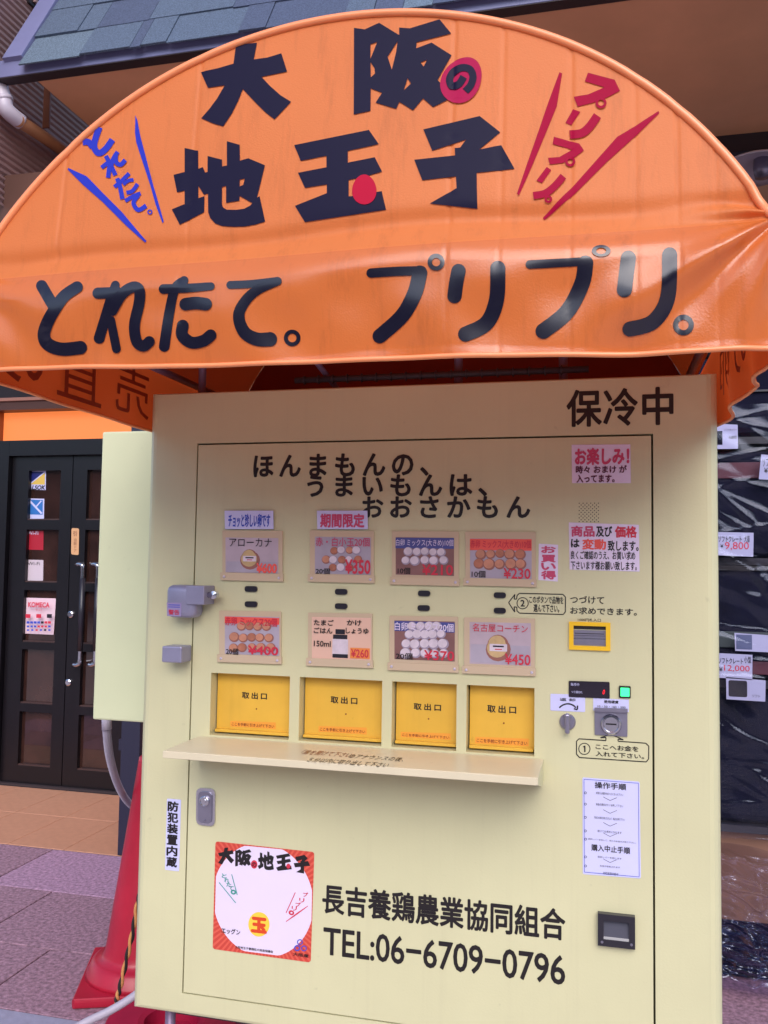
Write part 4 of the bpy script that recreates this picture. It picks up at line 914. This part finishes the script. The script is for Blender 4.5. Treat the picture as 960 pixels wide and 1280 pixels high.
k_ = quad('sticker', DG, [(29.6, 747), (70.5, 748), (67.6, 793.4), (27.4, 791.6)], mat('sticker_pink_white', srgb(228, 200, 212), .4), dr, off=-.022+.0, rnd=.006, label='large white card with red heading')
k_.location.y -= .026
DK = yplane(YW-.003)
text('lettering', 'KOMECA', DK, 36, 752.6, 62, 759.4, M['red'], k_, bold=.03, off=.003)
text('lettering', '使えます', DK, 45, 761, 53, 764, M['red'], k_, bold=.0, off=.003)
random.seed(3)
for r_, (yy, n_, hh) in enumerate(((770, 3, 5), (778, 7, 3), (783, 7, 2.4), (787.5, 6, 2.2))):
    for i in range(n_):
        xx = 35.5+i*(31/max(1, n_-1))*.86
        quad('card_logo', DK, [(xx-hh*.6, yy-hh*.5), (xx+hh*.6, yy+hh*.5)], random.choice([M['blue'], M['red'], M['dark_plastic'], M['blue']]), k_, off=.003)
# steel post at porch edge
pt = thing('steel_post', 'dark blue square steel post at the corner of the porch', 'post', (-1.517, 1.68, 0))
box('shaft', -1.560, -1.474, 1.645, 1.73, 0, 2.98, M['tower'], pt, bevel=.004)
for z in (.42, 1.9): box('bolt_tab', -1.578, -1.560, 1.66, 1.70, z, z+.045, M['tower'], pt)
box('eave_beam', 0, 0.001, 0, .001, 0, .001, M['brown'], None) if False else None
bmw_ = thing('timber_beam', 'wide brown timber beam spanning between the siding and the blue post', 'beam', (-2.2, 1.7, 2.5))
box('board', -3.4, -1.60, 1.80, 1.86, H+1.25, H+1.80, mat('dark_brown_board', srgb(88, 56, 46), .7, var=.1), bmw_)
# left neighbouring siding
sdw = thing('side_wall', 'corrugated brown metal siding wall at upper left behind the roof corner', 'wall', (-2.35, 1.6, 2.8))
pts = []
for i in range(330):
    z = 2.85+i*.008; row = []
    dx = .006*(1+math.copysign(min(1, abs(math.sin(z*2*math.pi/.032))*2), math.sin(z*2*math.pi/.032)))
    for y in (.9, 1.8, 2.9): row.append((-2.36+dx, y, z))
    pts.append(row)
grid_obj('siding_sheet', pts, M['siding'], sdw)
for p in sdw.children[0].data.polygons: p.use_smooth = False
box('upper_window', -2.352, -2.335, 1.90, 2.3, 3.91, 4.6, mat('louvre_dark', srgb(26, 22, 26), .4), sdw)
for i in range(3): box('louvre', -2.334, -2.322, 1.93, 2.28, 3.93+i*.07, 3.945+i*.07, M['siding'], sdw)

# ================================================================= EAVE ROOF
er = thing('eave_roof', 'shingled eave with blue grey fascia and brown soffit over the shop', 'roof', (0, 1.64, H+2.175))
XL, XR = -2.31, 3.6
box('fascia', XL, XR, 1.64, 1.70, H+2.175, H+2.254, M['fascia'], er, bevel=.002)
box('fascia_underside', XL+.002, XR, 1.642, 1.70, H+2.171, H+2.1745, M['darkbeam'], er)
box('soffit', -2.14, XR, 1.702, 2.94, H+2.19, H+2.21, M['wood_soffit'], er)
box('soffit_edge', .55, XR, 2.92, 2.98, H+2.10, H+2.189, M['darkbeam'], er)
E0 = Vector((0, 1.645, H+2.251)); SV = Vector((0, .49, .872)).normalized(); SN = Vector((0, -.872, .49)).normalized()
def roofbox(name, x0, x1, s0, s1, n0, n1, m, tilt=0, lab=None):
    c = []
    for dn in (0, 1):
        for s, nn in ((s0, n0), (s1, n1)):
            pass
    vs = [E0+Vector((x, 0, 0))+SV*s+SN*nz for x in (x0, x1) for s, nz in ((s0, n0+tilt), (s0, n1+tilt), (s1, n1), (s1, n0))]
    return mesh(name, vs, [(0, 1, 2, 3), (7, 6, 5, 4), (0, 4, 5, 1), (1, 5, 6, 2), (2, 6, 7, 3), (3, 7, 4, 0)], m, er)
roofbox('rake_board', -2.251, -2.152, -.01, 1.3, -.03, .022, M['fascia'])
roofbox('deck', -2.152, XR, 0, 1.3, -.03, -.004, M['darkbeam'])
random.seed(11)
srows = [-.06, .158, .382, .60, .82, 1.04]
for r_, (s0, s1) in enumerate(zip(srows, srows[1:])):
    x = -2.149
    first = {0: [.305, .245, .05, .12, .33], 1: [.22, .10, .255, .40, .3]}.get(r_, [])
    i = 0
    while x < XR-.05:
        wd = first[i] if i < len(first) else random.choice([.12, .2, .28, .34, .42]); i += 1
        x1 = min(x+wd, XR)
        th = random.choice([.006, .006, .010])
        roofbox('shingle', x+.0012, x1-.0012, s0-random.choice([0, 0, .006, .010]), s1+.03, .0, th, random.choice(SH), tilt=.008)
        x = x1
# drain pipe under the eave
dp = thing('drain_pipe', 'brown drain pipe with white elbow hanging below the left roof corner', 'pipe', (-2.22, 1.7, H+2.1))
A = Vector((-2.22, 1.66, H+2.045)); B = Vector((-2.22, 2.30, H+2.00))
PA, PB = yplane(1.75).P(22, 150), yplane(2.25).P(92, 196)
tube('pipe', [PA, PB, PB+(PB-PA)*.4], .030, mat('brown_pipe', srgb(150, 98, 66), .45, var=.08), dp, sides=16)
M['pvc'] = mat('white_pvc', srgb(200, 190, 205), .35)
e0 = yplane(1.70).P(-6, 85); e1 = yplane(1.70).P(4, 122); e2 = yplane(1.71).P(9, 138)
tube('elbow', cat_rom([tuple(e0), tuple(e1), tuple(e2), tuple(PA+(PB-PA)*.06)], 8), .036, M['pvc'], dp, sides=18)
tube('elbow_collar', [tuple(e1), tuple(e1+(e2-e1).normalized()*.02)], .041, M['pvc'], dp, sides=18)
h0 = yplane(1.98).P(60, 104); h1 = yplane(1.98).P(57, 160)
box('hanger_strap', h0.x-.018, h0.x+.018, 1.975, 1.985, h1.z, h0.z+.06, mat('strap_brown', srgb(120, 66, 42), .5), dp)

# ================================================================= RIGHT SIDE: STORE WITH WRAPPED CRATES
rw = thing('store_wall', 'dark brown store wall and roll shutter behind the wrapped crates', 'wall', (1.6, 3.3, 0))
box('upper_wall', .63, 4.5, 3.4, 3.5, H+1.1, 3.9, M['brown'], rw)
box('dark_opening', .60, 4.5, 3.0, 3.05, 0, H+1.099, M['dark_in'], rw)
box('partition', .61, .66, 1.9, 2.99, 0, 2.9, M['dark_in'], rw)
for i in range(12): tube('shutter_slat', [(.67, 2.6, H+.86+i*.045), (3.2, 2.6, H+.86+i*.045)], .017, M['steel'] if i in (0, 2) else M['dark_plastic'], rw, sides=8)
lamp = thing('dish_lamp', 'grey metal dish lamp under the soffit right of the awning', 'lamp', tuple(yplane(3.0).P(945, 196)))
lc = yplane(2.95).P(945, 197)
M['dish'] = mat('dish_grey', srgb(215, 208, 225), .75, var=.06, spec=.2)
lathe('dish', (lc.x, lc.y, lc.z-.06), [(.0, .06), (.06, .055), (.15, .03), (.205, .0), (.205, -.006), (.15, .02), (.06, .045), (0, .05)], M['dish'], lamp, axis='Z', sides=40, smooth=True)
lathe('lamp_holder', (lc.x+.03, lc.y, lc.z-.055), [(.04, .06), (.045, .0), (.036, -.05), (.0, -.056)], M['steel'], lamp, axis='Z', sides=20, smooth=True)
tube('lamp_stem', [(lc.x, lc.y, lc.z-.0), (lc.x, lc.y, H+2.19)], .012, M['dark_plastic'], lamp)
# display rack
XK0, XK1, YK0, YK1 = .60, 1.85, 1.28, 1.75
rk = thing('display_rack', 'dark steel rack holding the wrapped pet crates right of the machine', 'rack', (1.2, 1.5, 0))
for x in (XK0+.02, XK1-.02):
    for y in (YK0+.015, YK1-.015): tube('leg', [(x, y, 0), (x, y, 1.92)], .012, M['dark_plastic'], rk)
for z in (.42, .86, 1.24, 1.62): box('shelf', XK0, XK1, YK0, YK1, z-.022, z, M['dark_plastic'], rk)
bm = bmesh.new()
for i in range(14): add_tube(bm, [(XK0+i*.09, YK1+.01, 1.6), (XK0+i*.09, YK1+.01, 1.93)], .003, 5)
for i in range(5): add_tube(bm, [(XK0, YK1+.01, 1.62+i*.07), (XK1, YK1+.01, 1.62+i*.07)], .003, 5)
bmobj('wire_back', bm, M['dark_plastic'], rk, kind='stuff')
crate_lab = ['black folded soft crate on the lowest rack shelf', 'black soft crate on the second rack shelf', 'black soft crate with maroon band on the third rack shelf', 'dark soft crate on the top rack shelf']
for i, z in enumerate((.42, .86, 1.24, 1.62)):
    hgt = (.41, .34, .34, .26)[i]
    c_ = thing('soft_crate', crate_lab[i], 'pet crate', (1.1, YK0+.2, z), 'soft crates on the rack')
    box('crate_body', XK0+.035, 1.50, YK0+.01, YK1-.03, z+.001, z+hgt, M['crate'], c_, bevel=.03, seg=3)
    if i in (1, 2): box('band', XK0+.05, 1.49, YK0+.004, YK0+.013, z+(.25 if i == 2 else .02), z+(.30 if i == 2 else .06), M['maroon'], c_, bevel=.002)
    if i == 1: box('band', XK0+.05, 1.49, YK0+.003, YK0+.012, z+.1, z+.15, mat('green_grey_nylon', srgb(52, 62, 66), .6), c_, bevel=.002)
    if i == 3: box('zip_edge', XK0+.045, 1.50, YK0+.002, YK0+.012, z+hgt*.55, z+hgt*.55+.006, M['dark_plastic'], c_)
# price tags fixed to the plastic
TG = yplane(1.235)
def ptag(label, pts, items, extra=None):
    t_ = quad('price_tag', TG, pts, M['tagpaper'], None, off=0, th=.0012); tag(t_, label, 'price tag', 'price tags on the wrapped rack')
    for s, a, b, c, d, mm, bo in items: text('lettering', s, TG, a, b, c, d, M[mm], t_, bold=bo, off=.0022)
    return t_
t_ = ptag('white tag with small product picture, topmost on the rack', [(880, 529), (922, 531), (922.5, 561), (880, 561.5)], [('4,800', 911, 545, 920.5, 549, 'black', .01), ('ソフトキャリー', 905, 536, 921, 539, 'black', 0)])
quad('picture', TG, [(894, 539), (903, 556)], M['crate'], t_, off=.0018)
ptag('white tag cut by the right edge of the picture, with black brush letters', [(951.5, 568), (985, 571), (983, 601), (948.5, 599)], [('ソフトクレート', 953, 573, 983, 583, 'black', .01), ('¥ 7,800', 955, 585, 980, 592, 'black', .01)])
ptag('white tag with a red price, just right of the machine edge at mid height', [(870, 664.5), (942, 666), (941.5, 696), (870, 693)], [('ソフトクレート', 898, 670, 927, 677.5, 'black', .015), ('犬猫', 930, 669.5, 937, 678, 'black', .0), ('¥', 900.5, 680.5, 904, 684.5, 'black', .01), ('9,800', 906, 677.5, 936, 688, 'red', .0)])
ptag('white tag with a five figure red price, above the photo card', [(870, 815), (940.5, 818.5), (940.3, 850), (870, 845)], [('ソフトクレート', 898, 822, 928.5, 830, 'black', .015), ('小型', 930, 820.5, 939, 829, 'black', .01), ('¥', 899, 834, 903, 839, 'black', .01), ('12,000', 905, 831, 937, 840.5, 'red', .0)])
t_ = ptag('white card with a photograph of a pup, below the 12,000 tag', [(907.5, 846), (957, 850.5), (956.5, 877), (908, 874)], [('ソフト', 940, 868, 950, 872, 'black', 0)])
quad('picture', TG, [(910.5, 850), (934, 871.5)], M['dark_plastic'], t_, off=.0018, rnd=.006)
t_ = ptag('pale card with a blurred bluish picture, just above the five figure price tag', [(918, 791), (975, 795), (975, 816), (919, 813.5)], [])
quad('picture', TG, [(920, 793), (940, 812)], mat('card_blue_grey', srgb(84, 92, 130), .4), t_, off=.0018)
# clear plastic sheet over the rack
def nz_(x, z):
    return .010*math.sin(x*17+z*9+2*math.sin(z*7))+.007*math.sin(x*41-z*23+1.5*math.sin(x*13))+.004*math.sin(z*71+x*37)+.004*abs(math.sin(x*29+z*31))
pts = []
random.seed(5)
folds = [(random.uniform(.6, 1.6), random.uniform(.5, 1.9), random.uniform(-1.2, .3), random.uniform(.010, .028), random.uniform(.05, .3)) for _ in range(110)]
def foldy(x, z):
    y = 0
    for fx_, fz_, an, am, ln in folds:
        dx, dz = x-fx_, z-fz_; u = dx*math.cos(an)+dz*math.sin(an); v = -dx*math.sin(an)+dz*math.cos(an)
        if abs(u) < ln*2: y += am*math.exp(-(u/ln)**2)*math.exp(-(v/.005)**2)*.5
    return y
for i in range(241):
    z = .40+i*(1.31/240); row = []
    for j in range(161):
        x = .585+j*(1.32/160)
        row.append((x, 1.205-.30*nz_(x, z)-.4*foldy(x, z)-(0.03*max(0, .8-z)), z+.01*math.sin(x*9) if i == 0 else z))
    pts.append(row)
tag(grid_obj('plastic_sheet', pts, M['plastic'], None), 'clear wrinkled plastic sheet hanging over the crate rack', 'plastic sheet')
cb = thing('cardboard_box', 'brown cardboard box under the lowest rack shelf', 'box', (1.1, 1.5, 0))
box('carton', .64, 1.3, 1.34, 1.72, 0, .385, M['carton'], cb, bevel=.003); box('tape', .95, 1.0, 1.3385, 1.7215, .001, .3865, mat('tape_tan', srgb(170, 140, 110), .3), cb)
# crumpled plastic bag slumped on the ground in front of the box
random.seed(21)
rg = [(random.uniform(-math.pi, math.pi), random.uniform(6, 26), random.uniform(0, 6.3)) for _ in range(16)]
def crumple(x, z):
    h_ = 0
    for an, f_, ph in rg:
        u = x*math.cos(an)+z*math.sin(an)+.03*math.sin(x*11+ph)+.02*math.sin(z*17+ph); h_ += (1-abs(math.sin(u*f_+ph)))**4*.10/f_**.35
    return h_
pts = []
for i in range(151):
    t = i/150; row = []
    for j in range(171):
        x = .56+j*(1.1/170); a = t*math.pi*.5
        top = .40-.10*math.sin(x*4+1)**2-.03*math.sin(x*13)
        z = .006+top*math.cos(a)**.9 if t < 1 else .006; y = 1.30-.22*math.sin(a)-.04*math.sin(x*7)*math.sin(a)
        c_ = crumple(x, z*1.4+y)*min(1, t*6)*min(1, (1-t)*8+.25)
        row.append((x, y-c_*.8, max(.004, z+c_*.12)))
    pts.append(row)
tag(grid_obj('plastic_bag', pts, clearmat('clear_plastic_bag', .08, .10, (.84, .82, .90)), None), 'crumpled clear plastic bag slumped on the pavers below the rack', 'plastic bag')
sk = thing('folded_mat', 'dark folded pet mat lying inside the plastic bag on the ground', 'mat', (1.1, 1.25, 0))
box('mat_body', .66, 1.5, 1.18, 1.32, .002, .13, M['crate'], sk, bevel=.03, seg=3)
